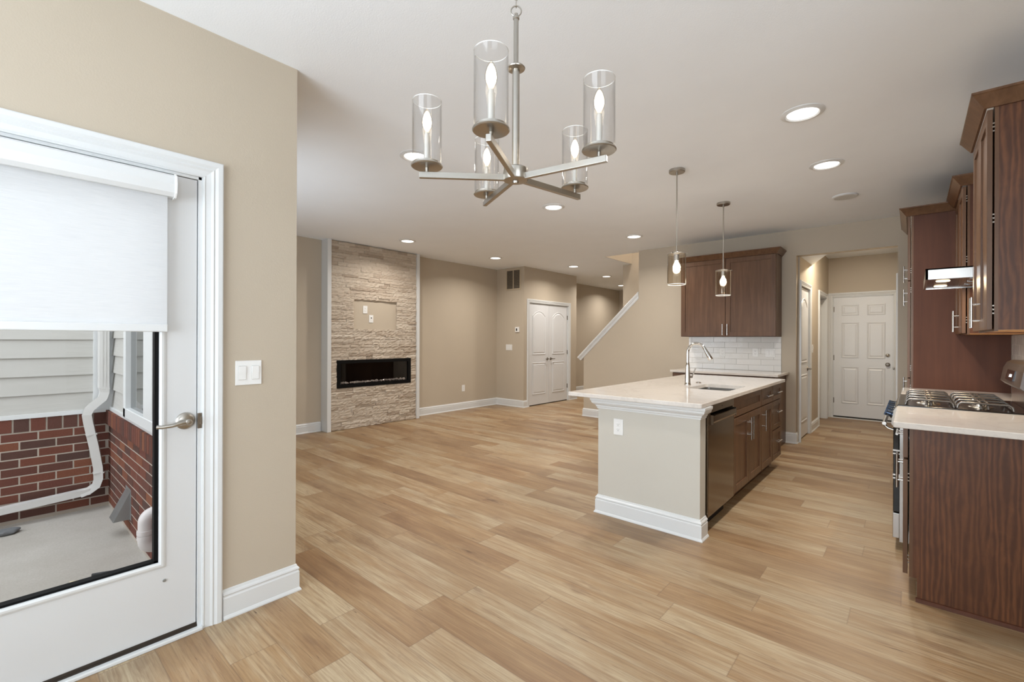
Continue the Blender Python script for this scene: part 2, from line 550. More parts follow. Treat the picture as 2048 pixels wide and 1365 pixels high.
    def build(self, name, mat, parent=None, smooth=None, tones=None):
        me = bpy.data.meshes.new(name)
        self.bm.to_mesh(me)
        self.bm.free()
        if tones is not None:
            at = me.attributes.new('tone', 'FLOAT', 'FACE')
            at.data.foreach_set('value', tones)
        me.materials.append(M[mat] if isinstance(mat, str) else mat)
        if any(f.use_smooth for f in me.polygons):
            me.set_sharp_from_angle(angle=radians(38))
        o = bpy.data.objects.new(name, me)
        COL.objects.link(o)
        if parent is not None:
            o.parent = parent
            # vertices are given in world space: express them in the parent's space
            me.transform(world_of(parent).inverted())
        if smooth:
            for f in me.polygons:
                f.use_smooth = True
        return o

def world_of(o):
    m = Matrix.LocRotScale(o.location, o.rotation_euler, o.scale)
    return world_of(o.parent) @ m if o.parent else m

def empty(name, label, cat, loc=(0, 0, 0), group=None, rotz=0.0):
    o = bpy.data.objects.new(name, None)
    o.empty_display_size = 0.1
    COL.objects.link(o)
    o.location = loc
    o.rotation_euler = (0, 0, rotz)
    o['label'] = label
    o['category'] = cat
    if group:
        o['group'] = group
    return o

def tag(o, label, cat, group=None):
    o['label'] = label
    o['category'] = cat
    if group:
        o['group'] = group
    return o

def struct(o, label=None):
    o['kind'] = 'structure'
    if label:
        o['label'] = label
    return o

def sempty(name, label, loc):
    o = bpy.data.objects.new(name, None)
    COL.objects.link(o)
    o.location = loc
    o['kind'] = 'structure'
    o['label'] = label
    return o

def copy_tree(o, parent=None):
    c = o.copy()
    COL.objects.link(c)
    c.parent = parent
    for ch in list(o.children):
        copy_tree(ch, c)
    return c

def box(name, mat, b, parent=None, bev=0.0):
    m = MB()
    m.box(*b, bev=bev)
    return m.build(name, mat, parent)

def wall_mesh(axis, pos, thick, a0, a1, z0, z1, holes=()):
    """wall box in plane axis=pos..pos+thick, running a0..a1, with rectangular holes (h0,h1,z0,z1)"""
    m = MB()
    cuts = sorted({a0, a1, *[h[0] for h in holes], *[h[1] for h in holes]})
    for c0, c1 in zip(cuts, cuts[1:]):
        mid = (c0 + c1) / 2
        zs = [(z0, z1)]
        for h in holes:
            if h[0] < mid < h[1]:
                nz = []
                for p, q in zs:
                    if h[2] > p:
                        nz.append((p, min(q, h[2])))
                    if h[3] < q:
                        nz.append((max(p, h[3]), q))
                zs = nz
        for p, q in zs:
            if q - p > 1e-4:
                if axis == 'x':
                    m.box(pos, pos + thick, c0, c1, p, q)
                else:
                    m.box(c0, c1, pos, pos + thick, p, q)
    return m

# ------------------------------------------------------------------ room constants
CEIL = 2.743
XA = -2.446      # door wall
YB = 1.069       # end of door wall
XS = -6.228      # stone face
XD = -6.395      # living-room west wall
YE = 6.83        # vent wall
XG = -5.673      # closet wall
YH = 8.664       # closet block end
YK = 6.818       # kitchen back wall
XR = 0.59        # kitchen east wall
XO = -5.24       # patio back wall
YO = 0.69        # patio right wall
ZP = -0.12       # patio level
DY0, DY1 = -0.352, 0.640   # patio door opening
DZ = 2.058

# ------------------------------------------------------------------ shell
m = MB()
m.prism([(-2.60, -2.6), (1.75, -2.6), (1.75, 12.4), (-8.2, 12.4), (-8.2, 0.95), (-2.60, 0.95)], -0.12, 0.0)
struct(m.build('floor', 'floor'), 'light oak plank floor')

m = MB()
HX0, HY0, HY1 = -3.98, 6.94, 7.93
m.prism([(-2.60, -2.6), (1.75, -2.6), (1.75, 6.90), (-8.2, 6.90), (-8.2, 0.95), (-2.60, 0.95)], CEIL, CEIL + 0.3)
m.box(-8.2, HX0 - 0.001, 6.90, 12.4, CEIL, CEIL + 0.3)
m.box(HX0, 1.75, 6.90, HY0, CEIL, CEIL + 0.3)
m.box(HX0, 1.75, HY1 + 0.12, 12.4, CEIL, CEIL + 0.3)
m.box(-1.19, 1.75, HY0, HY1 + 0.12, CEIL, CEIL + 0.3)
struct(m.build('ceiling', 'ceiling'), 'smooth white ceiling')

struct(wall_mesh('x', XA - 0.16, 0.16, -2.6, YB, 0, CEIL, [(DY0, DY1, -0.1, DZ)]).build('wall_left', 'wall'), 'beige wall with the patio door')
# living room south wall (turned away from us) with its window
LW0, LW1, LWZ0, LWZ1 = -5.05, -3.55, 0.84, 2.20
struct(wall_mesh('y', 0.80, YB - 0.80, -6.6, XA - 0.16, 0, CEIL, [(LW0, LW1, LWZ0, LWZ1)]).build('wall_south_living', 'wall'))
struct(wall_mesh('x', XD - 0.16, 0.16, 0.8, 12.2, 0, CEIL).build('wall_far_left', 'wall'), 'beige living room wall either side of the stone fireplace')
# closet block
m = MB()
m.box(XD, XG, YE, 6.99, 0, CEIL)
m.box(XD, XG, 8.36, YH, 0, CEIL)
m.box(XD, XG, 6.99, 8.36, 2.06, CEIL)
struct(m.build('wall_closet', 'wall'), 'beige projecting closet wall with grille and thermostat')
struct(wall_mesh('y', 12.0, 0.15, -6.6, 1.75, 0, CEIL).build('wall_far_hall', 'wall'))
# kitchen back wall with opening to the hall
struct(wall_mesh('y', YK, 0.12, -3.29, XR + 0.2, 0, CEIL, [(-1.13, -0.133, -0.1, 2.41)]).build('wall_back_kitchen', 'wall'), 'beige kitchen back wall with cased hall opening')
# sloped stair wall (its top runs up at 45 degrees) 
m = MB()
m.prism([(-4.309, 0), (-3.29, 0), (-3.29, 1.985), (-4.309, 1.02)], YK, YK + 0.12, 'y')
struct(m.build('wall_stair', 'wall'), 'beige stair wall with sloping white capped top')
struct(wall_mesh('y', HY1, 0.12, -4.145, -1.2, 0, 5.4).build('wall_stair_far', 'wall'))
m = MB()
m.box(-4.145, -4.03, HY1 + 0.12, 12.0, 0, CEIL)
struct(m.build('wall_hall_right', 'wall'))
# upper storey shaft seen through the stair opening
m = MB()
m.box(HX0 - 0.12, HX0, HY0 - 0.12, HY1 + 0.12, CEIL + 0.3, 5.4)
m.box(HX0, -1.2, HY0 - 0.12, HY0, CEIL + 0.3, 5.4)
m.box(-1.23, -1.2, HY0, HY1, CEIL, 5.4)
m.box(HX0 - 0.12, -1.2, HY0 - 0.12, HY1 + 0.12, 5.4, 5.5)
struct(m.build('wall_stair_shaft', 'wall'))
m = MB()   # painted lining of the ceiling opening
m.box(HX0, HX0 + 0.012, HY0, HY1, CEIL, CEIL + 0.3)
struct(m.build('trim_11', 'wall'))
# east kitchen wall, and the rest of the dining room
struct(wall_mesh('x', XR, 0.15, 1.7, 6.95, 0, CEIL).build('wall_right', 'wall'))
struct(wall_mesh('y', 1.55, 0.15, XR, 1.75, 0, CEIL).build('wall_right_return', 'wall'))
struct(wall_mesh('x', 1.66, 0.12, -2.6, 1.6, 0, CEIL, [(-1.6, 0.6, 0.6, 2.3)]).build('wall_right_dining', 'wall'))
struct(wall_mesh('y', -2.5, 0.15, -2.6, 1.75, 0, CEIL, [(-2.2, 0.4, 0.5, 2.4)]).build('wall_south', 'wall'))
# rear hall
YQ = 9.60
XW = -1.11
struct(wall_mesh('x', XW - 0.12, 0.12, YK + 0.12, YQ + 0.12, 0, CEIL, [(6.99, 7.69, -0.1, 2.045), (8.55, 9.36, -0.1, 2.045)]).build('wall_hall_left', 'wall'), 'beige wall of the rear hall')
struct(wall_mesh('y', YQ, 0.12, XW - 0.12, 0.2, 0, CEIL + 0.1, [(-1.045, -0.235, -0.1, 2.07)]).build('wall_hall_end', 'wall'), 'beige end wall of the rear hall')
struct(wall_mesh('x', -0.13, 0.12, YK + 0.12, YQ, 0, CEIL).build('wall_hall_east', 'wall'))
m = MB()
m.prism([(XW, YK + 0.12), (XW, 7.89), (-0.80, YK + 0.12)], 2.42, CEIL, 'z')
struct(m.build('trim_12', 'ceiling'), 'white dropped ceiling corner in the hall')

# ------------------------------------------------------------------ baseboards
BASE = [(0, 0), (0.022, 0), (0.022, 0.006), (0.0165, 0.016), (0.0145, 0.018), (0.0145, 0.098), (0.011, 0.104), (0.011, 0.110),
        (0.0145, 0.114), (0.0125, 0.121), (0.007, 0.127), (0.004, 0.136), (0.0, 0.138)]
def baseboard(name, path, flip=False, label=None, h=1.0):
    m = MB()
    m.sweep([(x, y, 0) for x, y in path], [(a, b * h) for a, b in BASE], (0, 0, 1), flip=flip)
    return struct(m.build(name, 'trim'), label)
baseboard('baseboard_left', [(XA, 0.728), (XA, YB), (XA - 0.3, YB)], flip=True, label='white baseboard beside the patio door')
baseboard('baseboard_living', [(XD, 1.1), (XD, 3.14)], flip=True, label='white baseboard left of the stone fireplace')
baseboard('baseboard_living_back', [(XD, 4.752), (XD, YE), (XG, YE), (XG, 6.968)], flip=True, label='white baseboard right of the fireplace and round the closet corner')
baseboard('baseboard_closet', [(XG, 8.366), (XG, YH), (XD, YH), (XD, 12.0), (-4.145, 12.0)], flip=True)
baseboard('baseboard_stair', [(-4.309, YK + 0.12), (-4.309, YK), (-2.5, YK)], flip=True, label='white baseboard under the stair wall')
baseboard('baseboard_kitchen', [(-1.25, YK), (-1.13, YK), (-1.13, YK + 0.1)], flip=True, label='white baseboard left of the hall opening')
baseboard('baseboard_hall', [(XW, 7.775), (XW, 8.462)], flip=True, label='white baseboard between the two hall doors')

# ------------------------------------------------------------------ casings and doors
CAS = [(0, 0), (0, 0.011), (0.006, 0.013), (0.010, 0.010), (0.030, 0.013), (0.040, 0.018), (0.046, 0.015), (0.052, 0.018),
       (0.058, 0.021), (0.075, 0.021), (0.080, 0.018), (0.083, 0.0)]
def casing(path, normal, parent, flip=False, w=1.0, name='casing'):
    m = MB()
    m.sweep(path, [(a * w, b) for a, b in CAS], normal, flip=flip)
    return m.build(name, 'trim', parent)

# ---- door 1: patio door with one long glass
d1 = sempty('door_1', 'white patio door with a full glass pane and brushed lever handle', (XA, DY0, 0))
casing([(XA, DY0 - 0.004, 0), (XA, DY0 - 0.004, DZ), (XA, DY1 + 0.004, DZ), (XA, DY1 + 0.004, 0)], (1, 0, 0), d1)
m = MB()    # jamb
m.box(XA - 0.16, XA + 0.001, DY0 - 0.006, DY0 + 0.012, 0, DZ)
m.box(XA - 0.16, XA + 0.001, DY1 - 0.012, DY1 + 0.006, 0, DZ)
m.box(XA - 0.16, XA + 0.001, DY0, DY1, DZ - 0.012, DZ + 0.006)
m.build('jamb', 'trim', d1)
GY0, GY1, GZ0, GZ1 = -0.205, 0.487, 0.352, 1.925
SX0, SX1 = XA - 0.052, XA - 0.008
m = MB()
a, b_ = DY0 + 0.016, DY1 - 0.016
zb, zt = 0.032, DZ - 0.015
m.box(SX0, SX1, a, GY0, zb, zt)
m.box(SX0, SX1, GY1, b_, zb, zt)
m.box(SX0, SX1, GY0, GY1, zb, GZ0)
m.box(SX0, SX1, GY0, GY1, GZ1, zt)
m.build('door_slab', 'door', d1)
m = MB()    # raised glazing frame
m.sweep([(SX1, GY0, GZ0), (SX1, GY0, GZ1), (SX1, GY1, GZ1), (SX1, GY1, GZ0)], [(0, -0.006), (0.001, 0.004), (0.008, 0.008), (0.016, 0.007), (0.024, 0.003), (0.026, -0.002)], (1, 0, 0), closed=True)
m.build('glazing_frame', 'trim', d1)
m = MB()    # black seal around the glass, seen obliquely
for args in ((GY0, GY0 + 0.008, GZ0, GZ1), (GY1 - 0.015, GY1, GZ0, GZ1), (GY0, GY1, GZ0, GZ0 + 0.009), (GY0, GY1, GZ1 - 0.008, GZ1)):
    m.box(SX0 + 0.002, SX1 - 0.006, *args)
m.build('glass_seal', 'black', d1)
box('glass_pane', 'glass', (XA - 0.034, XA - 0.029, GY0 + 0.006, GY1 - 0.012, GZ0 + 0.006, GZ1 - 0.006), d1)
# lever handle
hy, hz = 0.582, 0.955
h = MB()
h.lathe([(0.0, 0.0), (0.037, 0.0), (0.038, 0.003), (0.034, 0.009), (0.022, 0.013), (0.0, 0.014)], (SX1, hy, hz), 40, 'x')
hd = h.build('handle', 'nickel', d1)
h = MB()
h.lathe([(0.011, 0), (0.010, 0.028), (0.014, 0.032), (0.014, 0.050), (0.010, 0.054), (0.0, 0.055)], (SX1 + 0.008, hy, hz), 24, 'x')
h.tube([(SX1 + 0.050, hy, hz), (SX1 + 0.054, hy - 0.025, hz - 0.001), (SX1 + 0.054, hy - 0.06, hz - 0.008), (SX1 + 0.050, hy - 0.095, hz - 0.010), (SX1 + 0.044, hy - 0.112, hz - 0.008)],
       [0.011, 0.0095, 0.0085, 0.008, 0.0085], 14)
h.build('lever', 'nickel', hd)
m = MB()
m.box(XA - 0.004, XA + 0.004, DY1 - 0.014, DY1 + 0.004, 0.915, 0.985, 0.002)
m.box(XA - 0.002, XA + 0.006, DY1 - 0.006, DY1 + 0.007, 0.932, 0.968, 0.002)
m.build('strike_plate', 'nickel_dark', d1)
m = MB()
m.lathe([(0.0, 0.004), (0.006, 0.004), (0.007, 0.0)], (SX1, 0.508, 0.268), 20, 'x')
m.build('hole_plug', 'galv', d1)
m = MB()
m.box(XA - 0.150, XA - 0.002, DY0 + 0.012, DY1 - 0.012, 0.0, 0.022)
m.box(XA - 0.060, XA - 0.004, DY0 + 0.014, DY1 - 0.014, 0.022, 0.034)
m.build('sill', 'threshold', d1)
m = MB()
m.box(XA - 0.003, XA + 0.024, DY0, DY1 + 0.006, 0.0, 0.016, 0.004)
m.build('threshold_strip', 'trim', d1)

# ---- roller blind on the patio door
rb = empty('roller_blind', 'white roller blind half lowered over the patio door glass', 'blind', (SX1, 0.14, 1.94))
m = MB()
cy0, cy1 = -0.225, 0.528
m.prism([(SX1, 1.935), (SX1 + 0.052, 1.935), (SX1 + 0.066, 1.950), (SX1 + 0.072, 1.985), (SX1 + 0.066, 2.020), (SX1 + 0.050, 2.030), (SX1, 2.030)], cy0, cy1, 'y')
m.build('cassette', 'trim', rb)
m = MB()
m.prism([(SX1 - 0.0, 1.931), (SX1 + 0.054, 1.931), (SX1 + 0.070, 1.948), (SX1 + 0.076, 1.985), (SX1 + 0.069, 2.023), (SX1 + 0.052, 2.034), (SX1, 2.034)], cy1, cy1 + 0.006, 'y')
m.build('end_cap', 'plastic', rb)
m = MB()
m.prism([(SX1 - 0.0, 1.931), (SX1 + 0.054, 1.931), (SX1 + 0.070, 1.948), (SX1 + 0.076, 1.985), (SX1 + 0.069, 2.023), (SX1 + 0.052, 2.034), (SX1, 2.034)], cy0 - 0.006, cy0, 'y')
m.build('end_cap', 'plastic', rb)

m = MB()
m.box(SX1 + 0.030, SX1 + 0.0312, -0.212, 0.508, 1.372, 1.940)
m.build('fabric', 'shade', rb)
m = MB()
m.box(SX1 + 0.022, SX1 + 0.040, -0.214, 0.510, 1.352, 1.385, 0.004)
m.build('hem_bar', 'trim', rb)

# ---- panelled door builder (u across, z up) for moulded doors
def arch_pts(u0, u1, z0, z1, rise, n=10):
    pts = [(u0, z0), (u1, z0), (u1, z1 - rise)]
    if rise > 0:
        for i in range(1, n):
            s = i / n
            u = u1 + (u0 - u1) * s
            pts.append((u, z1 - rise + rise * sin(pi * s) ** 0.8))
        pts.append((u0, z1 - rise))
    else:
        pts.pop()
        pts += [(u1, z1), (u0, z1)]
    return pts

def door_leaf(name, parent, u0, u1, z0, z1, place, panels, thick=0.035, mat='door_brightened'):
    """place(u, d, z) -> world; d = distance out of the face. panels: list of (u0,u1,z0,z1,rise)"""
    m = MB()
    def V(u, d, z):
        return m.bm.verts.new(place(u, d, z))
    # slab box
    c = [V(u, d, z) for d in (-thick, 0) for (u, z) in ((u0, z0), (u1, z0), (u1, z1), (u0, z1))]
    m.bm.faces.new([c[i] for i in (0, 3, 2, 1)])
    for i in range(4):
        j = (i + 1) % 4
        m.bm.faces.new([c[i], c[j], c[j + 4], c[i + 4]])
    m.bm.faces.new([c[4], c[5], c[6], c[7]])
    # moulding rings standing proud, with an inner raised field
    for (a0, a1, b0, b1, rise) in panels:
        ringdefs = [(0.0, 0.0), (0.004, 0.008), (0.010, 0.009), (0.022, 0.001), (0.032, 0.001), (0.046, 0.008)]
        prev = None
        for inset, d in ringdefs:
            pts = arch_pts(a0 + inset, a1 - inset, b0 + inset, b1 - inset, max(0, rise * (1 - inset * 2)))
            ring = [V(u, d + 0.0004, z) for u, z in pts]
            if prev:
                k = len(ring)
                for i in range(k):
                    m.bm.faces.new([prev[i], prev[(i + 1) % k], ring[(i + 1) % k], ring[i]])
            prev = ring
        m.bm.faces.new(prev)
    bmesh.ops.recalc_face_normals(m.bm, faces=m.bm.faces)
    return m.build(name, mat, parent)

def hinge(parent, place, u, z, s=1.0):
    m = MB()
    p0, p1 = Vector(place(u, 0.006, z - 0.045)), Vector(place(u, 0.006, z + 0.045))
    m.tube([p0, p1], 0.007, 10)
    a, b2 = Vector(place(u - 0.012 * s, -0.001, z - 0.044)), Vector(place(u + 0.012 * s, 0.003, z + 0.044))
    m.box(a.x, b2.x, a.y, b2.y, a.z, b2.z)
    return m.build('hinge', 'nickel_dark', parent)

def lever(parent, place, u, z, sgn, L=0.10, mat='nickel_dark'):
    """small lever handle on a leaf; sgn = direction in u of the lever"""
    m = MB()
    ring = []
    m2 = [Vector(place(u, d, z)) for d in (0.0, 0.010)]
    m.tube(m2, [0.030, 0.026], 24)
    m.tube([place(u, 0.010, z), place(u, 0.045, z)], 0.010, 14)
    hd_ = m.build('handle', mat, parent)
    m = MB()
    m.tube([place(u, 0.045, z), place(u + sgn * 0.02, 0.048, z), place(u + sgn * L * 0.6, 0.048, z - 0.003), place(u + sgn * L, 0.042, z + 0.002)], [0.010, 0.009, 0.0075, 0.008], 12)
    m.build('lever', mat, hd_)
    return hd_

# ---- door 2: closet double doors (in the wall x = XG, facing east)
d2 = sempty('door_2', 'white double closet door with arched top panels', (XG, 7.0, 0))
plc = lambda u, d, z: (XG - 0.022 + d, u, z)
casing([(XG, 6.99, 0), (XG, 6.99, 2.055), (XG, 8.352, 2.055), (XG, 8.352, 0)], (1, 0, 0), d2, w=0.80)
m = MB()
m.box(XG - 0.1, XG + 0.001, 6.985, 7.001, 0, 2.06)
m.box(XG - 0.1, XG + 0.001, 8.341, 8.357, 0, 2.06)
m.box(XG - 0.1, XG + 0.001, 6.99, 8.352, 2.044, 2.06)
m.build('jamb', 'trim', d2)
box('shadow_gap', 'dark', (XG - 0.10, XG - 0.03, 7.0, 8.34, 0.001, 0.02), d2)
for i, (a, b_) in enumerate(((7.004, 7.668), (7.674, 8.338))):
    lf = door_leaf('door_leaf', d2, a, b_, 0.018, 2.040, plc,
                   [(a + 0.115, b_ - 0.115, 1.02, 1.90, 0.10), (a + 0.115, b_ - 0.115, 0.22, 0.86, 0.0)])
    lever(lf, plc, (b_ - 0.055) if i == 0 else (a + 0.055), 0.925, -1 if i == 0 else 1, 0.095)
    for z in (0.32, 1.05, 1.80):
        hinge(lf, plc, a - 0.001 if i == 0 else b_ + 0.001, z)

# ---- door 3: narrow arched door in the rear hall (wall x = XW, facing east)
d3 = sempty('door_3', 'narrow white arched-panel door on the left of the hall', (XW, 7.0, 0))
plc3 = lambda u, d, z: (XW - 0.015 + d, u, z)
casing([(XW, 6.994, 0), (XW, 6.994, 2.045), (XW, 7.690, 2.045), (XW, 7.690, 0)], (1, 0, 0), d3, w=0.80)
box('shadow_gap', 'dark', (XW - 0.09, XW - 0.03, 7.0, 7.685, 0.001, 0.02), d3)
m = MB()
m.box(XW - 0.1, XW + 0.001, 6.985, 6.998, 0, 2.045)
m.box(XW - 0.1, XW + 0.001, 7.685, 7.700, 0, 2.045)
m.build('jamb', 'trim', d3)
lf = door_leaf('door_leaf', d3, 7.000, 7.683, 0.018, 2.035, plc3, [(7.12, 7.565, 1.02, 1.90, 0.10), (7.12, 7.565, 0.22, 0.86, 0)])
lever(lf, plc3, 7.625, 0.925, -1, 0.095)
for z in (0.30, 1.05, 1.83):
    hinge(lf, plc3, 7.003, z)

# ---- door 4: six panel door at the end of the hall (wall y = YQ, facing south)
d4 = sempty('door_4', 'white six-panel door at the end of the hall', (-0.64, YQ, 0))
plc4 = lambda u, d, z: (u, YQ + 0.012 - d, z)
casing([(-1.045, YQ, 0), (-1.045, YQ, 2.075), (-0.235, YQ, 2.075), (-0.235, YQ, 0)], (0, -1, 0), d4, flip=False, w=0.80)
m = MB()
m.box(-1.050, -1.036, YQ - 0.001, YQ + 0.1, 0, 2.075)
m.box(-0.244, -0.230, YQ - 0.001, YQ + 0.1, 0, 2.075)
m.box(-1.05, -0.23, YQ - 0.001, YQ + 0.1, 2.062, 2.078)
m.build('jamb', 'trim', d4)
u0, u1 = -1.034, -0.246
uw = u1 - u0
pan = []
for (a, b_) in ((0.115, 0.385), (0.510, 0.780)):
    for (z0_, z1_) in ((0.26, 0.88), (1.03, 1.63), (1.75, 1.93)):
        pan.append((u0 + a * uw / 0.9 + 0.01, u0 + b_ * uw / 0.9 + 0.01, z0_, z1_, 0))
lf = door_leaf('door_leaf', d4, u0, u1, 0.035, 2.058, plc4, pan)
for z in (0.30, 1.03, 1.86):
    hinge(lf, plc4, u0 - 0.001, z)
m = MB()
m.lathe([(0.0, -0.055), (0.018, -0.053), (0.027, -0.042), (0.027, -0.032), (0.012, -0.020), (0.012, -0.010), (0.032, -0.006), (0.033, 0.0)], (-0.310, YQ + 0.012, 0.935), 28, 'y')
m.build('handle', 'nickel_dark', lf)
m = MB()
m.lathe([(0.0, -0.026), (0.012, -0.025), (0.022, -0.020), (0.031, -0.006), (0.032, 0.0)], (-0.310, YQ + 0.012, 1.085), 28, 'y')
m.build('deadbolt', 'chrome', lf)
m = MB()
m.box(-0.246, -0.222, YQ - 0.012, YQ + 0.0, 0.86, 0.90, 0.002)
m.tube([(-0.236, YQ - 0.010, 0.87), (-0.222, YQ - 0.030, 0.872)], 0.005, 8)
m.build('strike_plate', 'nickel_dark', lf)
m = MB()
m.box(-1.04, -0.24, YQ + 0.004, YQ + 0.09, 0.001, 0.034)
m.build('sill', 'dark', d4)
m = MB()
m.box(-1.05, -0.23, YQ - 0.03, YQ + 0.006, 0.0, 0.014)
m.build('threshold_strip', 'trim', d4)

# ---- trim 5: cased opening at the far left of the hall, with dim white door behind
d5 = sempty('door_5', 'white cased doorway beside the six-panel door', (XW, 8.55, 0))
casing([(XW, 8.545, 0), (XW, 8.545, 2.045), (XW, 9.362, 2.045), (XW, 9.362, 0)], (1, 0, 0), d5, w=0.80)
m = MB()
m.box(XW - 0.12, XW + 0.001, 8.540, 8.553, 0, 2.045)
m.box(XW - 0.12, XW + 0.001, 9.357, 9.370, 0, 2.045)
m.box(XW - 0.12, XW + 0.001, 8.545, 9.362, 2.033, 2.048)
m.build('jamb', 'trim', d5)
plc5 = lambda u, d, z: (XW - 0.075 + d, u, z)
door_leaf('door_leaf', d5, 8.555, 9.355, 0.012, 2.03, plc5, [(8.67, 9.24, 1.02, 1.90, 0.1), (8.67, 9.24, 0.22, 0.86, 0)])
# casing edge on the hall's east wall
m = MB()
m.sweep([(-0.13, 7.0, 0), (-0.13, 7.0, 2.045), (-0.13, 7.9, 2.045), (-0.13, 7.9, 0)], [(a * 0.8, b) for a, b in CAS], (-1, 0, 0), flip=True)
struct(m.build('trim_10', 'trim'), 'white door casing on the right of the hall')

# ------------------------------------------------------------------ living room: stone fireplace
fs = tag(bpy.data.objects.new('stone_fireplace_surround', None), 'full-height beige ledger stone fireplace surround with white edge boards', 'fireplace surround')
COL.objects.link(fs)
fs.location = (XS, 3.95, 0)
SY0, SY1 = 3.205, 4.696
NY0, NY1, NZ0, NZ1 = 3.568, 4.314, 1.470, 1.912    # niche
FY0, FY1, FZ0, FZ1 = 3.300, 4.585, 0.607, 1.012    # firebox
rng = random.Random(11)
m = MB()
tones = []
def stone_block(y0, y1, z0, z1, dep, tone):
    ny = max(2, int((y1 - y0) / 0.022))
    nz = max(2, int((z1 - z0) / 0.014))
    grid = []
    seed = rng.random() * 50
    for j in range(nz + 1):
        row = []
        for i in range(ny + 1):
            y = y0 + (y1 - y0) * i / ny
            z = z0 + (z1 - z0) * j / nz
            edge = (i in (0, ny)) or (j in (0, nz))
            d = dep + 0.0095 * noise.noise(Vector((y * 22 + seed, z * 60, seed))) + 0.006 * noise.noise(Vector((y * 70, z * 120, seed * 2)))
            if edge:
                d -= 0.0035
            row.append(m.bm.verts.new((XS - 0.012 + d, y, z)))
        grid.append(row)
    for j in range(nz):
        for i in range(ny):
            m.bm.faces.new((grid[j][i], grid[j][i + 1], grid[j + 1][i + 1], grid[j + 1][i]))
            tones.append(tone)
    # side skirts so that each stone has depth
    per = [grid[0][i] for i in range(ny + 1)] + [grid[j][ny] for j in range(1, nz + 1)] + [grid[nz][i] for i in range(ny - 1, -1, -1)] + [grid[j][0] for j in range(nz - 1, 0, -1)]
    back = [m.bm.verts.new((XS - 0.04, v.co.y, v.co.z)) for v in per]
    k = len(per)
    for i in range(k):
        m.bm.faces.new((per[(i + 1) % k], per[i], back[i], back[(i + 1) % k]))
        tones.append(tone * 0.9)
zedges = [0.004]
targets = [FZ0, FZ1, NZ0, NZ1, CEIL - 0.012]
for tg in targets:
    z0_ = zedges[-1]
    nrow = max(1, round((tg - z0_) / 0.043))
    ws = [rng.choice((0.8, 1.0, 1.0, 1.35)) for _ in range(nrow)]
    tot = sum(ws)
    for w_ in ws:
        zedges.append(zedges[-1] + (tg - z0_) * w_ / tot)
    zedges[-1] = tg
for z0_, z1_ in zip(zedges, zedges[1:]):
    zm = (z0_ + z1_) / 2
    spans = [(SY0, SY1)]
    if FZ0 < zm < FZ1:
        spans = [(SY0, FY0), (FY1, SY1)]
    if NZ0 < zm < NZ1:
        spans = [(SY0, NY0), (NY1, SY1)]
    for s0, s1 in spans:
        y = s0
        while y < s1 - 1e-4:
            w_ = rng.choice((0.12, 0.18, 0.25, 0.33, 0.42)) * rng.uniform(0.85, 1.15)
            y2 = y + w_
            if s1 - y2 < 0.07:
                y2 = s1
            tone = min(1, max(0, rng.gauss(0.52, 0.17)))
            if rng.random() < 0.09:
                tone = rng.uniform(0.05, 0.2)
            stone_block(y + 0.0006, y2 - 0.0006, z0_ + 0.0006, z1_ - 0.0006, rng.uniform(0.002, 0.016), tone)
            y = y2
m.build('stone_veneer', 'stone', fs, tones=tones)
m = MB()
m.box(XD + 0.002, XS - 0.035, SY0 - 0.005, SY1 + 0.005, 0, FZ0)
m.box(XD + 0.002, XS - 0.035, SY0 - 0.005, FY0, FZ0, FZ1)
m.box(XD + 0.002, XS - 0.035, FY1, SY1 + 0.005, FZ0, FZ1)
m.box(XD + 0.002, XS - 0.035, SY0 - 0.005, SY1 + 0.005, FZ1, CEIL)
m.build('backing', 'wall', fs)
m = MB()
m.box(XD + 0.002, XS + 0.016, 3.148, 3.2045, 0.001, CEIL - 0.001)
m.build('edge_board', 'trim', fs)
m = MB()
m.box(XD + 0.002, XS + 0.016, 4.6965, 4.751, 0.001, CEIL - 0.001)
m.build('edge_board', 'trim', fs)

# electric fireplace
ef = empty('electric_fireplace', 'long black linear electric fireplace set into the stone wall', 'fireplace', (XS, 3.94, 0.61))
m = MB()
fx = XS + 0.004
m.box(fx - 0.16, fx, FY0, FY0 + 0.055, FZ0, FZ1)
m.box(fx - 0.16, fx, FY1 - 0.055, FY1, FZ0, FZ1)
m.box(fx - 0.16, fx, FY0 + 0.055, FY1 - 0.055, FZ1 - 0.05, FZ1)
m.box(fx - 0.16, fx, FY0 + 0.055, FY1 - 0.055, FZ0, FZ0 + 0.05)
m.box(fx - 0.163, fx - 0.155, FY0, FY1, FZ0, FZ1)
m.build('frame', 'black', ef)
box('glass_front', 'fire_glass', (fx - 0.020, fx - 0.016, FY0 + 0.05, FY1 - 0.05, FZ0 + 0.045, FZ1 - 0.045), ef)
m = MB()
rng = random.Random(3)
for k in range(170):
    y = rng.uniform(FY0 + 0.07, FY1 - 0.07)
    x = fx - 0.035 - rng.random() * 0.05
    r = rng.uniform(0.009, 0.019)
    z = FZ0 + 0.052 + r * 0.7 + rng.random() * 0.012
    st = len(m.bm.verts)
    bmesh.ops.create_icosphere(m.bm, subdivisions=1, radius=r, matrix=Matrix.Translation((x, y, z)) @ Matrix.Rotation(rng.random() * 6, 4, (rng.random(), rng.random(), 1)) @ Matrix.Diagonal((1, rng.uniform(0.8, 1.5), rng.uniform(0.6, 1), 1)))
M['crystal'] = plain('glass_pebbles', srgb(226, 220, 214), 0.15, 0.0, vary=0.2)
cb = m.build('crystal_bed', 'crystal', ef)
cb['kind'] = 'stuff'

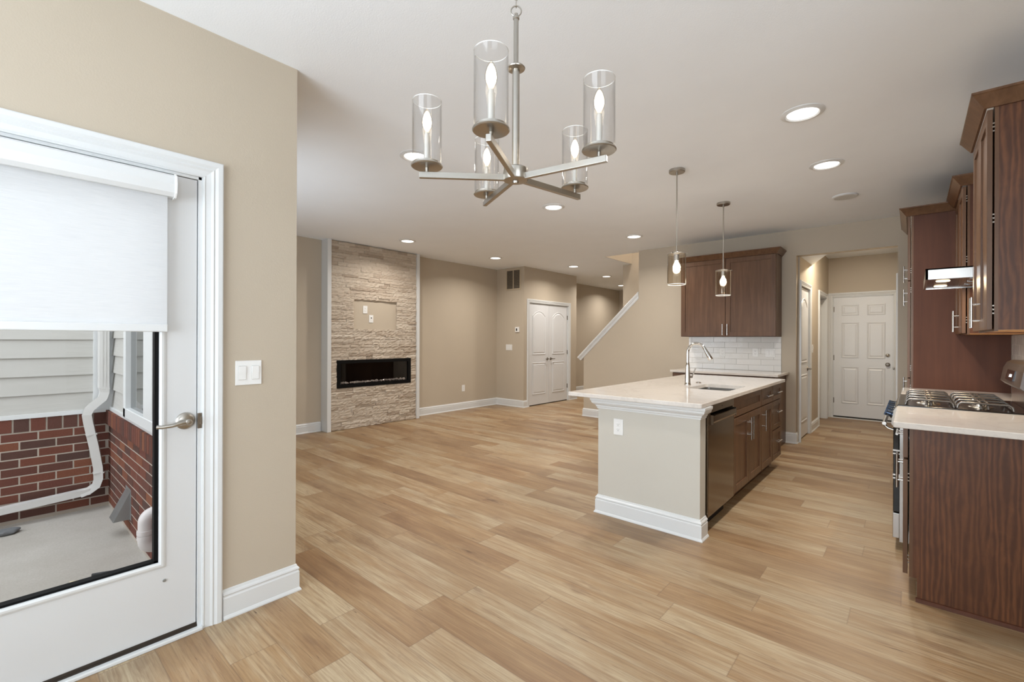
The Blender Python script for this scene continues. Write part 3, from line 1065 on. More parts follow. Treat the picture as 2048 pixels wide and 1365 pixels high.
# ------------------------------------------------------------------ wall plates
def plate(name, label, cat, place, w, h, kind, parts=1, group=None, mat='plastic'):
    """place(u, d, z) with u,z relative to the plate centre"""
    root = empty(name, label, cat, place(0, 0, 0), group)
    def bx(u0, u1, d0, d1, z0, z1, bev=0.0, m=None):
        m = m or MB()
        a, b2 = Vector(place(u0, d0, z0)), Vector(place(u1, d1, z1))
        m.box(a.x, b2.x, a.y, b2.y, a.z, b2.z, bev)
        return m
    bx(-w / 2, w / 2, 0, 0.006, -h / 2, h / 2, 0.002).build('cover_plate', mat, root)
    step = w / parts
    for i in range(parts):
        c = -w / 2 + step * (i + 0.5)
        k = kind if isinstance(kind, str) else kind[i]
        if k == 'rocker':
            bx(c - 0.017, c + 0.017, 0.006, 0.0075, -0.034, 0.034).build('switch_frame', 'plastic_warm', root)
            m = bx(c - 0.0155, c + 0.0155, 0.0070, 0.0095, -0.032, 0.000)
            bx(c - 0.0155, c + 0.0155, 0.0070, 0.0115, 0.000, 0.032, m=m)
            m.build('rocker', mat, root)
        elif k == 'outlet':
            for s in (-1, 1):
                f = bx(c - 0.0155, c + 0.0155, 0.006, 0.0085, s * 0.019 - 0.0135, s * 0.019 + 0.0135, 0.002).build('socket', mat, root)
                m = bx(c - 0.008, c - 0.0062, 0.008, 0.0089, s * 0.019 - 0.002, s * 0.019 + 0.006)
                bx(c + 0.0062, c + 0.008, 0.008, 0.0089, s * 0.019 - 0.001, s * 0.019 + 0.006, m=m)
                bx(c - 0.0025, c + 0.0025, 0.008, 0.0089, s * 0.019 - 0.009, s * 0.019 - 0.005, m=m)
                m.build('slots', 'dark', f)
        elif k == 'port':
            bx(c - 0.017, c + 0.017, 0.006, 0.0085, -0.034, 0.034, 0.001).build('insert', mat, root)
            bx(c - 0.008, c + 0.008, 0.0080, 0.0095, 0.004, 0.022).build('port', 'dark', root)
    return root

pw = lambda x, y, z: (lambda u, d, zz: (x + d, y + u, z + zz))          # on walls facing east
ps = lambda x, y, z: (lambda u, d, zz: (x + u, y - d, z + zz))          # on walls facing south
plate('light_switch', 'double rocker light switch on the beige wall beside the patio door', 'light switch', pw(XA, 0.838, 1.158), 0.117, 0.118, 'rocker', 2)
plate('wall_outlet', 'white outlet, upper left of the two in the stone niche', 'outlet', pw(XS - 0.033, 3.765, 1.768), 0.072, 0.117, 'outlet')
plate('cable_plate', 'white cable plate, lower right of the two in the stone niche', 'wall plate', pw(XS - 0.033, 3.867, 1.632), 0.072, 0.117, 'port')
plate('wall_outlet', 'low white outlet on the wall right of the stone fireplace', 'outlet', pw(XD, 5.912, 0.400), 0.074, 0.120, 'outlet')
plate('light_switch', 'triple rocker light switch on the closet wall below the thermostat', 'light switch', ps(-6.053, YE, 1.165), 0.165, 0.116, 'rocker', 3)
plate('wall_outlet', 'white outlet on the end wall of the kitchen island', 'outlet', ps(-1.650, 3.094, 0.675), 0.076, 0.118, 'outlet')
plate('light_switch', 'single white switch between the two left hall doors', 'light switch', pw(XW, 7.935, 1.205), 0.072, 0.118, 'rocker')

th = empty('thermostat', 'small white thermostat with dark display high on the closet wall', 'thermostat', (-5.833, YE, 1.516))
box('housing', 'plastic', (-5.884, -5.782, YE - 0.022, YE, 1.466, 1.566), th, bev=0.006)
box('display', 'black', (-5.856, -5.828, YE - 0.024, YE - 0.0215, 1.492, 1.540), th)

ag = empty('return_air_grille', 'beige return air grille high on the closet wall near the ceiling', 'air vent', (-5.943, YE, 2.5))
g0, g1, gz0, gz1 = -6.136, -5.750, 2.300, 2.712
m = MB()
m.box(g0, g1, YE - 0.012, YE, gz1 - 0.026, gz1)
m.box(g0, g1, YE - 0.012, YE, gz0, gz0 + 0.026)
for a, b_ in ((g0, g0 + 0.026), ((g0 + g1) / 2 - 0.010, (g0 + g1) / 2 + 0.010), (g1 - 0.026, g1)):
    m.box(a, b_, YE - 0.012, YE, gz0 + 0.026, gz1 - 0.026)
m.build('frame', 'grille', ag)
box('backing', 'dark', (g0 + 0.02, g1 - 0.02, YE - 0.0025, YE - 0.0005, gz0 + 0.02, gz1 - 0.02), ag)
m = MB()
nsl = 22
for i in range(nsl):
    z = gz0 + 0.028 + (gz1 - gz0 - 0.056) * (i + 0.5) / nsl
    for a, b_ in ((g0 + 0.026, (g0 + g1) / 2 - 0.010), ((g0 + g1) / 2 + 0.010, g1 - 0.026)):
        m.prism([(YE - 0.010, z - 0.004), (YE - 0.009, z - 0.005), (YE - 0.003, z + 0.003), (YE - 0.004, z + 0.004)], a, b_, 'x')
M['louver'] = plain('grille_louver', srgb(150, 138, 122), 0.5)
m.build('louvers', 'louver', ag)

# unseen lamp added high in the shaft to brighten the stair opening
ul = empty('added_shaft_light', 'unseen round lamp added high over the stair opening to light the shaft', 'added light', (-3.2, 7.45, 5.4))
m = MB()
m.lathe([(0.0, -0.09), (0.10, -0.08), (0.16, -0.045), (0.18, 0.0)], (-3.2, 7.45, 5.4), 28)
m.build('shade', 'can_lens', ul)
l = bpy.data.lights.new('added_shaft_lamp', 'AREA')
l.shape = 'DISK'
l.size = 0.3
l.energy = 110
l.color = CAN_COLOR
lo = bpy.data.objects.new('added_shaft_lamp', l)
COL.objects.link(lo)
lo.parent = ul
lo.location = (0, 0, -0.1)

# ------------------------------------------------------------------ stair cap
CAPP = [(0.0, -0.030), (0.0, 0.150), (0.022, 0.150), (0.030, 0.144), (0.030, -0.024), (0.022, -0.030)]
m = MB()
A_, B_ = Vector((-4.372, 0, 0.962)), Vector((-3.291, 0, 1.985))
dv = (B_ - A_).normalized()
nv = Vector((-dv.z, 0, dv.x))
def cap_section(prof, name):
    """prof: (perpendicular distance above slope, y) closed polygon, swept along the slope"""
    r0 = [m.bm.verts.new(A_ + nv * a + Vector((0, b, 0))) for a, b in prof]
    r1 = [m.bm.verts.new(B_ + nv * a + dv * (-(a) * (dv.z * 0 + nv.x) / dv.x) + Vector((0, b, 0))) for a, b in prof]
    k = len(prof)
    f_ = [m.bm.faces.new((r0[i], r0[(i + 1) % k], r1[(i + 1) % k], r1[i])) for i in range(k)]
    f_ += [m.bm.faces.new(r0), m.bm.faces.new(list(reversed(r1)))]
    bmesh.ops.recalc_face_normals(m.bm, faces=f_)
cap_section([(0.048, YK - 0.030), (0.060, YK - 0.034), (0.070, YK - 0.034), (0.076, YK - 0.028), (0.076, YK + 0.150), (0.048, YK + 0.150)], 'cap')
cap_section([(-0.004, YK - 0.006), (0.010, YK - 0.012), (0.030, YK - 0.014), (0.040, YK - 0.024), (0.048, YK - 0.026), (0.048, YK + 0.146), (-0.004, YK + 0.126)], 'mould')
struct(m.build('trim_3', 'trim'), 'white sloping cap on the stair wall')

# ------------------------------------------------------------------ ceiling fixtures
def downlight(x, y, label, first=None):
    root = empty('recessed_downlight', label, 'downlight', (x, y, CEIL), 'recessed downlights in the ceiling')
    m = MB()
    m.lathe([(0.120, 0.0), (0.119, -0.004), (0.110, -0.0065), (0.098, -0.012), (0.092, -0.012), (0.083, -0.0045), (0.083, 0.0)], (x, y, CEIL), 40, close=False)
    m.build('trim_ring', 'trim', root)
    m = MB()
    m.lathe([(0.0, -0.0050), (0.0832, -0.0050)], (x, y, CEIL), 40, close=False)
    m.build('lens', 'can_lens', root)
    l = bpy.data.lights.new('downlight_lamp', 'AREA')
    l.shape = 'DISK'
    l.size = 0.14
    l.energy = CAN_POWER
    l.color = CAN_COLOR
    l.spread = radians(150)
    lo = bpy.data.objects.new('downlight_lamp', l)
    COL.objects.link(lo)
    lo.parent = root
    lo.location = (0, 0, -0.0125)
    return root
cans = [
    (-0.523, 3.337, 'largest recessed downlight, right of the chandelier over the kitchen aisle'),
    (-0.529, 4.439, 'recessed downlight over the kitchen aisle, in front of the flat ceiling disc'),
    (-2.905, 2.175, 'recessed downlight seen through the leftmost chandelier glass'),
    (-2.895, 3.973, 'recessed downlight just below the chandelier, left of the first pendant'),
    (-5.496, 3.982, 'recessed downlight in front of the stone fireplace'),
    (-2.881, 5.821, 'recessed downlight left of the first pendant, before the stair opening'),
    (-5.470, 5.806, 'recessed downlight above the bare wall right of the fireplace'),
    (-4.948, 7.451, 'recessed downlight before the closet doors, left of the stair opening'),
    (-5.163, 9.099, 'recessed downlight beyond the closet wall, nearer of the two in the entry hall'),
    (-5.717, 10.852, 'farthest recessed downlight, partly behind the stair wall edge'),
]
for x, y, lb in cans:
    downlight(x, y, lb)
# flat unlit disc on the kitchen ceiling
sd = empty('ceiling_speaker', 'flat round unlit white disc on the kitchen ceiling', 'ceiling disc', (-0.506, 5.523, CEIL))
m = MB()
m.lathe([(0.105, 0.0), (0.105, -0.010), (0.098, -0.016), (0.090, -0.017)], (-0.506, 5.523, CEIL), 40, close=False)
m.build('rim', 'trim', sd)
m = MB()
m.lathe([(0.0, -0.0175), (0.091, -0.0165)], (-0.506, 5.523, CEIL), 40, close=False)
m.build('face', 'plastic_warm', sd)

# unseen flush light added behind the header to brighten the rear hall
hl = empty('added_hall_light', 'unseen warm flush light added on the rear hall ceiling behind the header', 'added light', (-0.66, 7.75, CEIL))
m = MB()
m.lathe([(0.094, 0.0), (0.094, -0.004), (0.088, -0.007), (0.072, -0.002)], (-0.66, 7.75, CEIL), 32, close=False)
m.build('trim_ring', 'trim', hl)
m = MB()
m.lathe([(0.0, -0.0022), (0.0725, -0.0022)], (-0.66, 7.75, CEIL), 32, close=False)
m.build('lens', 'added_hall_lens', hl)
l = bpy.data.lights.new('added_hall_lamp', 'AREA')
l.shape = 'DISK'
l.size = 0.14
l.energy = 32
l.color = (1, 0.88, 0.72)
lo = bpy.data.objects.new('added_hall_lamp', l)
COL.objects.link(lo)
lo.parent = hl
lo.location = (0, 0, -0.0042)

# ------------------------------------------------------------------ chandelier
def bulb_lamp(name, loc, power, radius, parent):
    l = bpy.data.lights.new(name, 'POINT')
    l.energy = power
    l.color = (1.0, 0.93, 0.84)
    l.shadow_soft_size = radius
    o = bpy.data.objects.new(name, l)
    COL.objects.link(o)
    o.parent = parent
    o.location = Vector(loc) - parent.location
    return o
CX, CY, CZ, CR = -1.0142, 1.1743, 1.872, 0.322
ch = empty('chandelier', 'brushed nickel five-arm chandelier with clear glass cylinder shades', 'chandelier', (CX, CY, CZ))
m = MB()
m.lathe([(0.0, -0.014), (0.010, -0.013), (0.011, -0.006), (0.040, -0.004), (0.0425, 0.0), (0.0425, 0.034), (0.038, 0.038), (0.012, 0.040)], (CX, CY, CZ - 0.006), 40)
m.build('hub', 'nickel', ch)
m = MB()
m.lathe([(0.0125, 0.02), (0.0125, 0.365), (0.030, 0.368), (0.0315, 0.371), (0.028, 0.375), (0.010, 0.384), (0.0082, 0.39), (0.0082, 0.535), (0.011, 0.538), (0.011, 0.545), (0.006, 0.550), (0.006, 0.556)], (CX, CY, CZ), 28)
m.build('stem', 'nickel', ch)
def ring_link(m, c, R_, r_, ax, ry=1.0, seg=28):
    pts = []
    for i in range(seg + 1):
        a = 2 * pi * i / seg
        p = Vector((R_ * cos(a), 0, R_ * ry * sin(a)))
        p = Matrix.Rotation(ax, 3, 'Z') @ p
        pts.append(Vector(c) + p)
    m.tube(pts, r_, 8, cap=False)
m = MB()
ring_link(m, (CX, CY, CZ + 0.565), 0.0175, 0.0022, YAW)
m.build('loop', 'nickel', ch)
m = MB()
z = CZ + 0.592
k = 0
while z < CEIL - 0.045:
    ring_link(m, (CX, CY, z), 0.0085, 0.0016, YAW + (pi / 2 if k % 2 == 0 else 0), 1.7, 16)
    z += 0.0245
    k += 1
m.build('chain', 'nickel', ch)
m = MB()
m.lathe([(0.0, -0.040), (0.012, -0.038), (0.014, -0.028), (0.050, -0.024), (0.062, -0.012), (0.064, 0.0)], (CX, CY, CEIL), 36)
m.build('canopy', 'nickel', ch)
A0 = 3.93626953
for i in range(5):
    an = A0 + i * 2 * pi / 5
    ex, ey = cos(an), sin(an)
    arm = MB()
    arm.box(0.034, CR, -0.0078, 0.0078, -0.010, 0.010, 0.0012)
    arm.xform(Matrix.Translation((CX, CY, CZ)) @ Matrix.Rotation(an, 4, 'Z'))
    ao = arm.build('arm', 'nickel', ch)
    c = (CX + ex * 0.297, CY + ey * 0.297, CZ + 0.010)
    m = MB()
    m.lathe([(0.006, 0.0), (0.006, 0.014), (0.050, 0.017), (0.0525, 0.020), (0.0515, 0.0235), (0.046, 0.0255), (0.046, 0.031), (0.012, 0.031)], c, 40)
    m.build('drip_cup', 'nickel', ao)
    m = MB()
    m.lathe([(0.0105, 0.031), (0.0105, 0.120), (0.008, 0.1215), (0.008, 0.1305), (0.0, 0.131)], c, 20)
    M.setdefault('sleeve', plain('candle_sleeve_nickel', srgb(205, 201, 193), 0.35, 0.6))
    m.build('candle_sleeve', 'sleeve', ao)
    m = MB()
    prof = [(0.0485, 0.030), (0.0485, 0.236), (0.0478, 0.238), (0.0465, 0.236), (0.0465, 0.030)]
    m.lathe(prof, c, 48, close=False)
    sh_ = m.build('glass_shade', 'shade_glass', ao)
    m = MB()
    m.lathe([(0.0487, 0.2355), (0.0482, 0.2375), (0.0470, 0.2375), (0.0465, 0.2355)], c, 48, close=False)
    m.build('glass_rim', 'rim_glass', sh_)
    m = MB()   # candle bulb: envelope
    bp = [(0.0075, 0.130), (0.0085, 0.136), (0.0150, 0.150), (0.0178, 0.162), (0.0172, 0.176), (0.0130, 0.192), (0.0075, 0.204), (0.0030, 0.211), (0.0, 0.213)]
    m.lathe(bp, c, 24)
    bo = m.build('light_bulb', 'bulb_glass', ao)
    m = MB()
    m.lathe([(0.0, 0.136), (0.006, 0.140), (0.0125, 0.152), (0.0148, 0.164), (0.0138, 0.177), (0.0095, 0.192), (0.004, 0.202), (0.0, 0.204)], c, 20)
    m.build('filament', 'bulb', ao)
    bulb_lamp('candle_lamp', (c[0], c[1], c[2] + 0.170), BULB_POWER, 0.012, ch)

# ------------------------------------------------------------------ pendants
def pendant(x, y, label):
    root = empty('pendant_light', label, 'pendant light', (x, y, CEIL), 'glass cylinder pendants over the island')
    m = MB()
    m.lathe([(0.0, -0.024), (0.060, -0.024), (0.064, -0.020), (0.064, 0.0)], (x, y, CEIL), 40)
    m.build('canopy', 'nickel', root)
    m = MB()
    m.lathe([(0.0085, -0.045), (0.0085, -0.024)], (x, y, CEIL), 16)
    m.lathe([(0.0052, -0.700), (0.0052, -0.045)], (x, y, CEIL), 16)
    m.build('rod', 'nickel', root)
    zt = CEIL - 0.695
    m = MB()
    m.lathe([(0.0, 0.012), (0.012, 0.012), (0.014, 0.004), (0.058, 0.000), (0.0745, -0.002), (0.0750, -0.008), (0.058, -0.010), (0.020, -0.012), (0.020, -0.060), (0.016, -0.064), (0.0, -0.064)], (x, y, zt), 40)
    m.build('cap', 'nickel', root)
    for k in range(3):
        m = MB()
        a = 0.5 + k * 2 * pi / 3
        m.tube([(x + 0.070 * cos(a), y + 0.070 * sin(a), zt - 0.004), (x + 0.084 * cos(a), y + 0.084 * sin(a), zt - 0.004)], 0.0055, 10)
        m.build('thumb_screw', 'nickel_dark', root)
    m = MB()
    m.lathe([(0.0735, -0.008), (0.0735, -0.262), (0.0715, -0.262), (0.0705, -0.008)], (x, y, zt), 48, close=False)
    s_ = m.build('glass_shade', 'pendant_glass', root)
    m = MB()
    m.lathe([(0.0737, -0.258), (0.0735, -0.2635), (0.0705, -0.2635), (0.0705, -0.258)], (x, y, zt), 48, close=False)
    m.build('glass_rim', 'rim_glass', s_)
    m = MB()
    m.lathe([(0.012, -0.064), (0.014, -0.075), (0.024, -0.095), (0.030, -0.112), (0.030, -0.124), (0.024, -0.140), (0.013, -0.149), (0.0, -0.152)], (x, y, zt), 28)
    m.build('light_bulb', 'pendant_bulb', root)
    bulb_lamp('pendant_lamp', (x, y, zt - 0.118), PENDANT_POWER, 0.034, root)
    return root
pendant(-1.485, 3.776, 'nearer glass pendant light, its cylinder against the beige wall')
pendant(-1.478, 4.996, 'farther glass pendant light, its cylinder against the brown wall cabinet')

# ------------------------------------------------------------------ kitchen island
# end wall of the island (drywall) with baseboard and crown
IX0, IX1, IY0, IY1 = -1.822, -1.056, 3.094, 3.200
m = MB()
m.box(IX0, IX1, IY0, IY1, 0, 0.883)
m.box(IX0, IX0 + 0.10, IY1, 5.50, 0, 0.883)
struct(m.build('wall_island', 'island_paint'), 'pale painted end wall of the kitchen island')
m = MB()
m.sweep([(IX0, 5.5, 0), (IX0, IY0, 0), (IX1, IY0, 0), (IX1, IY1, 0)], [(a * 1.15, b) for a, b in BASE], (0, 0, 1), flip=True)
struct(m.build('baseboard_island', 'trim'), 'white baseboard around the island end')
CROWN = [(0.0, 0.0), (0.006, 0.0), (0.008, 0.010), (0.014, 0.016), (0.014, 0.022), (0.020, 0.030), (0.034, 0.040), (0.040, 0.050),
         (0.040, 0.058), (0.046, 0.062), (0.048, 0.072), (0.048, 0.084), (0.0, 0.084)]
m = MB()
m.sweep([(IX0, 5.5, 0.7985), (IX0, IY0, 0.7985), (IX1, IY0, 0.7985), (IX1, IY1 - 0.004, 0.7985)], CROWN, (0, 0, 1), flip=True)
struct(m.build('trim_4', 'trim'), 'white crown moulding under the island worktop')

CT = 0.914
def slab(name, label, x0, x1, y0, y1, mat='quartz', th=0.030, hole=None, r=0.012, cat='worktop'):
    m = MB()
    def rr(x0, x1, y0, y1, r, n=5):
        pts = []
        for cx, cy, a0 in ((x1 - r, y0 + r, -pi / 2), (x1 - r, y1 - r, 0), (x0 + r, y1 - r, pi / 2), (x0 + r, y0 + r, pi)):
            for i in range(n + 1):
                a = a0 + (pi / 2) * i / n
                pts.append((cx + r * cos(a), cy + r * sin(a)))
        return pts
    outer = rr(x0, x1, y0, y1, r)
    e = 0.003
    outer_in = rr(x0 + e, x1 - e, y0 + e, y1 - e, max(r - e, 0.002))
    z1, z0 = CT, CT - th
    n = len(outer)
    def ring(pts, z):
        return [m.bm.verts.new((x, y, z)) for x, y in pts]
    rt, ru, rl, rbm = ring(outer_in, z1), ring(outer, z1 - e), ring(outer, z0 + e), ring(outer_in, z0)
    for a, b in ((rt, ru), (ru, rl), (rl, rbm)):
        for i in range(n):
            j = (i + 1) % n
            m.bm.faces.new((a[i], a[j], b[j], b[i]))
    if hole:
        hp = rr(*hole, 0.03)
        ht, hb = ring(hp, z1), ring(hp, z0)
        for i in range(n):
            j = (i + 1) % n
            m.bm.faces.new((rt[i], rt[j], ht[j], ht[i]))
            m.bm.faces.new((ht[i], ht[j], hb[j], hb[i]))
            m.bm.faces.new((hb[i], hb[j], rbm[j], rbm[i]))
    else:
        m.bm.faces.new(rt)
        m.bm.faces.new(list(reversed(rbm)))
    bmesh.ops.recalc_face_normals(m.bm, faces=m.bm.faces)
    return tag(m.build(name, mat), label, cat)
SKX0, SKX1, SKY0, SKY1 = -1.462, -1.116, 3.930, 4.440
slab('island_worktop', 'white quartz worktop of the kitchen island with a sink cutout', -2.047, -1.018, 3.006, 5.560, hole=(SKX0, SKX1, SKY0, SKY1))

# sink
sk = empty('kitchen_sink', 'undermount stainless steel sink in the island worktop', 'sink', ((SKX0 + SKX1) / 2, (SKY0 + SKY1) / 2, 0.70))
m = MB()
def rrect(x0, x1, y0, y1, r, z, n=5):
    out = []
    for cx, cy, a0 in ((x1 - r, y0 + r, -pi / 2), (x1 - r, y1 - r, 0), (x0 + r, y1 - r, pi / 2), (x0 + r, y0 + r, pi)):
        for i in range(n + 1):
            a = a0 + (pi / 2) * i / n
            out.append(m.bm.verts.new((cx + r * cos(a), cy + r * sin(a), z)))
    return out
levels = [rrect(SKX0 - 0.012, SKX1 + 0.012, SKY0 - 0.012, SKY1 + 0.012, 0.04, CT - 0.031), rrect(SKX0 + 0.002, SKX1 - 0.002, SKY0 + 0.002, SKY1 - 0.002, 0.03, CT - 0.031),
          rrect(SKX0 + 0.004, SKX1 - 0.004, SKY0 + 0.004, SKY1 - 0.004, 0.03, 0.72), rrect(SKX0 + 0.02, SKX1 - 0.02, SKY0 + 0.02, SKY1 - 0.02, 0.03, 0.70)]
for a, b in zip(levels, levels[1:]):
    for i in range(len(a)):
        j = (i + 1) % len(a)
        m.bm.faces.new((a[i], a[j], b[j], b[i]))
m.bm.faces.new(levels[-1])
m.build('basin', 'steel', sk)
m = MB()
m.lathe([(0.0, 0.003), (0.030, 0.002), (0.042, 0.004), (0.045, 0.001)], ((SKX0 + SKX1) / 2, (SKY0 + SKY1) / 2, 0.70), 28)
m.build('drain', 'chrome', sk)

# faucet
FX, FY = -1.556, 4.225
fc = empty('kitchen_faucet', 'tall chrome gooseneck faucet on the island', 'faucet', (FX, FY, CT))
m = MB()
m.lathe([(0.0, 0.0), (0.028, 0.0), (0.028, 0.006), (0.026, 0.010), (0.0245, 0.03), (0.0225, 0.09), (0.018, 0.17), (0.0145, 0.20), (0.0135, 0.205)], (FX, FY, CT), 32)
m.build('body', 'chrome', fc)
pts = [(FX, FY, CT + 0.20), (FX, FY, CT + 0.285)]
R_ = 0.080
for i in range(0, 15):
    a = pi - (pi * 0.86) * i / 14
    pts.append((FX + R_ + R_ * cos(a), FY, CT + 0.295 + R_ * 1.05 * sin(a)))
m = MB()
m.tube(pts, 0.0125, 18)
m.build('spout', 'chrome', fc)
e1 = Vector(pts[-1])
dr = (Vector(pts[-1]) - Vector(pts[-2])).normalized()
m = MB()
m.tube([e1 - dr * 0.005, e1 + dr * 0.02, e1 + dr * 0.07, e1 + dr * 0.102, e1 + dr * 0.108], [0.013, 0.0145, 0.0185, 0.021, 0.019], 22)
m.build('spray_head', 'chrome', fc)
m = MB()
m.tube([(FX, FY, CT + 0.070), (FX + 0.016, FY + 0.028, CT + 0.070), (FX + 0.024, FY + 0.042, CT + 0.071)], [0.014, 0.0145, 0.012], 16)
m.tube([(FX + 0.022, FY + 0.038, CT + 0.070), (FX + 0.034, FY + 0.052, CT + 0.100), (FX + 0.048, FY + 0.066, CT + 0.150)], [0.008, 0.006, 0.0055], 12)
m.build('lever', 'chrome', fc)
m = MB()
m.lathe([(0.0, 0.010), (0.012, 0.010), (0.014, 0.007), (0.024, 0.006), (0.025, 0.0)], (-1.553, 4.50, CT), 28)
tag(m.build('air_switch', 'chrome'), 'small round metal button on the island worktop beside the sink', 'button')

# ---- cabinets
def shaker(name, parent, place, u0, u1, z0, z1, rail=0.057, thick=0.019, mat='wood', rec=0.009):
    """shaker front; place(u, d, z)"""
    m = MB()
    def bx(a0, a1, d0, d1, b0, b1, bev=0.0008):
        a, b = Vector(place(a0, d0, b0)), Vector(place(a1, d1, b1))
        m.box(a.x, b.x, a.y, b.y, a.z, b.z, bev, 1)
    r2 = min(rail, (z1 - z0) * 0.30)
    bx(u0, u0 + rail, 0, thick, z0, z1)
    bx(u1 - rail, u1, 0, thick, z0, z1)
    bx(u0 + rail, u1 - rail, 0, thick, z0, z0 + r2)
    bx(u0 + rail, u1 - rail, 0, thick, z1 - r2, z1)
    bx(u0 + rail, u1 - rail, 0, thick - rec, z0 + r2, z1 - r2, 0)
    return m.build(name, mat, parent)

def pull(parent, place, u, z, L, vertical=True, d0=0.019, r=0.006, so=0.030, name='handle'):
    m = MB()
    if vertical:
        a, b = place(u, d0 + so, z - L / 2), place(u, d0 + so, z + L / 2)
        posts = [(u, z - L * 0.27), (u, z + L * 0.27)]
    else:
        a, b = place(u - L / 2, d0 + so, z), place(u + L / 2, d0 + so, z)
        posts = [(u - L * 0.27, z), (u + L * 0.27, z)]
    m.tube([a, b], r, 14)
    for pu, pz in posts:
        m.tube([place(pu, d0, pz), place(pu, d0 + so, pz)], r * 0.8, 10)
    return m.build(name, 'steel_bar', parent)

def euro_hinge(parent, place, u, z):
    m = MB()
    for q in ((-0.018, 0.004), (0.0, 0.007), (0.018, 0.004)):
        a = Vector(place(u, 0.0, z + q[0]))
        b = Vector(place(u + 0.008, q[1], z + q[0] + 0.008))
        m.box(a.x, b.x, a.y, b.y, a.z, b.z, 0.001, 1)
    return m.build('hinge', 'nickel_dark', parent)

XF = -1.064      # island frame plane; doors stand out to -1.045
pi_ = lambda u, d, z: (XF + d, u, z)

def base_box(parent, x0, x1, y0, y1, toe_side, mat='wood', toe=0.075, zt=0.883, name='carcass'):
    m = MB()
    x1 = XR - 0.003 if abs(x1 - XR) < 1e-6 else x1
    y1 = YK - 0.003 if abs(y1 - YK) < 1e-6 else y1
    m.box(x0, x1, y0, y1, 0.115, zt)
    if toe_side == '+x':
        m.box(x0, x1 - toe, y0, y1, 0.0, 0.115)
    elif toe_side == '-x':
        m.box(x0 + toe, x1, y0, y1, 0.0, 0.115)
    elif toe_side == '-y':
        m.box(x0, x1, y0 + toe, y1, 0.0, 0.115)
    return m.build(name, mat, parent)

# dishwasher
dw = empty('dishwasher', 'stainless steel dishwasher at the near end of the island', 'dishwasher', (XF - 0.3, 3.51, 0))
y0, y1 = 3.212, 3.806
box('tub', 'dark', (XF - 0.57, XF - 0.006, y0, y1, 0.10, 0.880), dw)
box('kick_plate', 'dark', (XF - 0.50, XF - 0.055, y0, y1, 0.0, 0.10), dw)
m = MB()
dx = XF + 0.022
m.box(XF - 0.005, dx, y0 + 0.002, y1 - 0.002, 0.118, 0.745, 0.003)
m.box(XF - 0.005, dx, y0 + 0.002, y1 - 0.002, 0.822, 0.876, 0.003)
m.box(XF - 0.005, dx, y0 + 0.002, y0 + 0.04, 0.745, 0.822)
m.box(XF - 0.005, dx, y1 - 0.04, y1 - 0.002, 0.745, 0.822)
m.box(XF - 0.005, XF + 0.002, y0 + 0.03, y1 - 0.03, 0.740, 0.826)
m.build('door', 'brushed', dw)
m = MB()
m.prism([(dx - 0.002, 0.748), (dx + 0.020, 0.756), (dx + 0.026, 0.770), (dx + 0.024, 0.800), (dx + 0.016, 0.803), (dx + 0.017, 0.772), (dx + 0.012, 0.764), (dx - 0.002, 0.760)], y0 + 0.03, y1 - 0.03, 'y')
m.box(dx - 0.004, dx + 0.024, y0 + 0.028, y0 + 0.036, 0.748, 0.812)
m.box(dx - 0.004, dx + 0.024, y1 - 0.036, y1 - 0.028, 0.748, 0.812)
m.build('handle', 'brushed', dw)
m = MB()
m.lathe([(0.0, 0.0015), (0.004, 0.001), (0.004, 0.0)], (dx, (y0 + y1) / 2, 0.850), 14, 'x')
m.build('indicator', 'black', dw)

# sink base
sb = empty('sink_cabinet', 'dark wood sink base cabinet in the island, false front over two doors', 'cabinet', (-1.3, 4.24, 0))
y0, y1 = 3.812, 4.672
m = MB()
m.box(IX0 + 0.102, XF, y0, y0 + 0.018, 0.115, 0.883)
m.box(IX0 + 0.102, XF, y1 - 0.018, y1, 0.115, 0.883)
m.box(IX0 + 0.102, XF, y0, y1, 0.115, 0.133)
m.box(XF - 0.019, XF, y0, y1, 0.70, 0.883)
m.box(XF - 0.019, XF, y0, y1, 0.115, 0.15)
m.box(XF - 0.019, XF, (y0 + y1) / 2 - 0.03, (y0 + y1) / 2 + 0.03, 0.115, 0.883)
m.box(IX0 + 0.102, XF - 0.075, y0, y1, 0.0, 0.115)
m.build('carcass', 'wood', sb)
shaker('false_front', sb, pi_, y0 + 0.004, y1 - 0.004, 0.722, 0.874, rail=0.05)
mid = (y0 + y1) / 2
for a, b_, hu in ((y0 + 0.004, mid - 0.002, mid - 0.034), (mid + 0.002, y1 - 0.004, mid + 0.034)):
    dd = shaker('door', sb, pi_, a, b_, 0.125, 0.712)
    pull(dd, pi_, hu, 0.585, 0.19)
# drawer-over-door cabinet
cb = empty('island_cabinet', 'dark wood island cabinet with one drawer above a single door', 'cabinet', (-1.3, 4.9, 0))
y0, y1 = 4.676, 5.106
base_box(cb, IX0 + 0.102, XF, y0, y1, '+x')
dd = shaker('drawer', cb, pi_, y0 + 0.004, y1 - 0.004, 0.722, 0.874, rail=0.045)
pull(dd, pi_, (y0 + y1) / 2, 0.798, 0.17, False)
dd = shaker('door', cb, pi_, y0 + 0.004, y1 - 0.004, 0.125, 0.712)
pull(dd, pi_, y0 + 0.036, 0.585, 0.19)
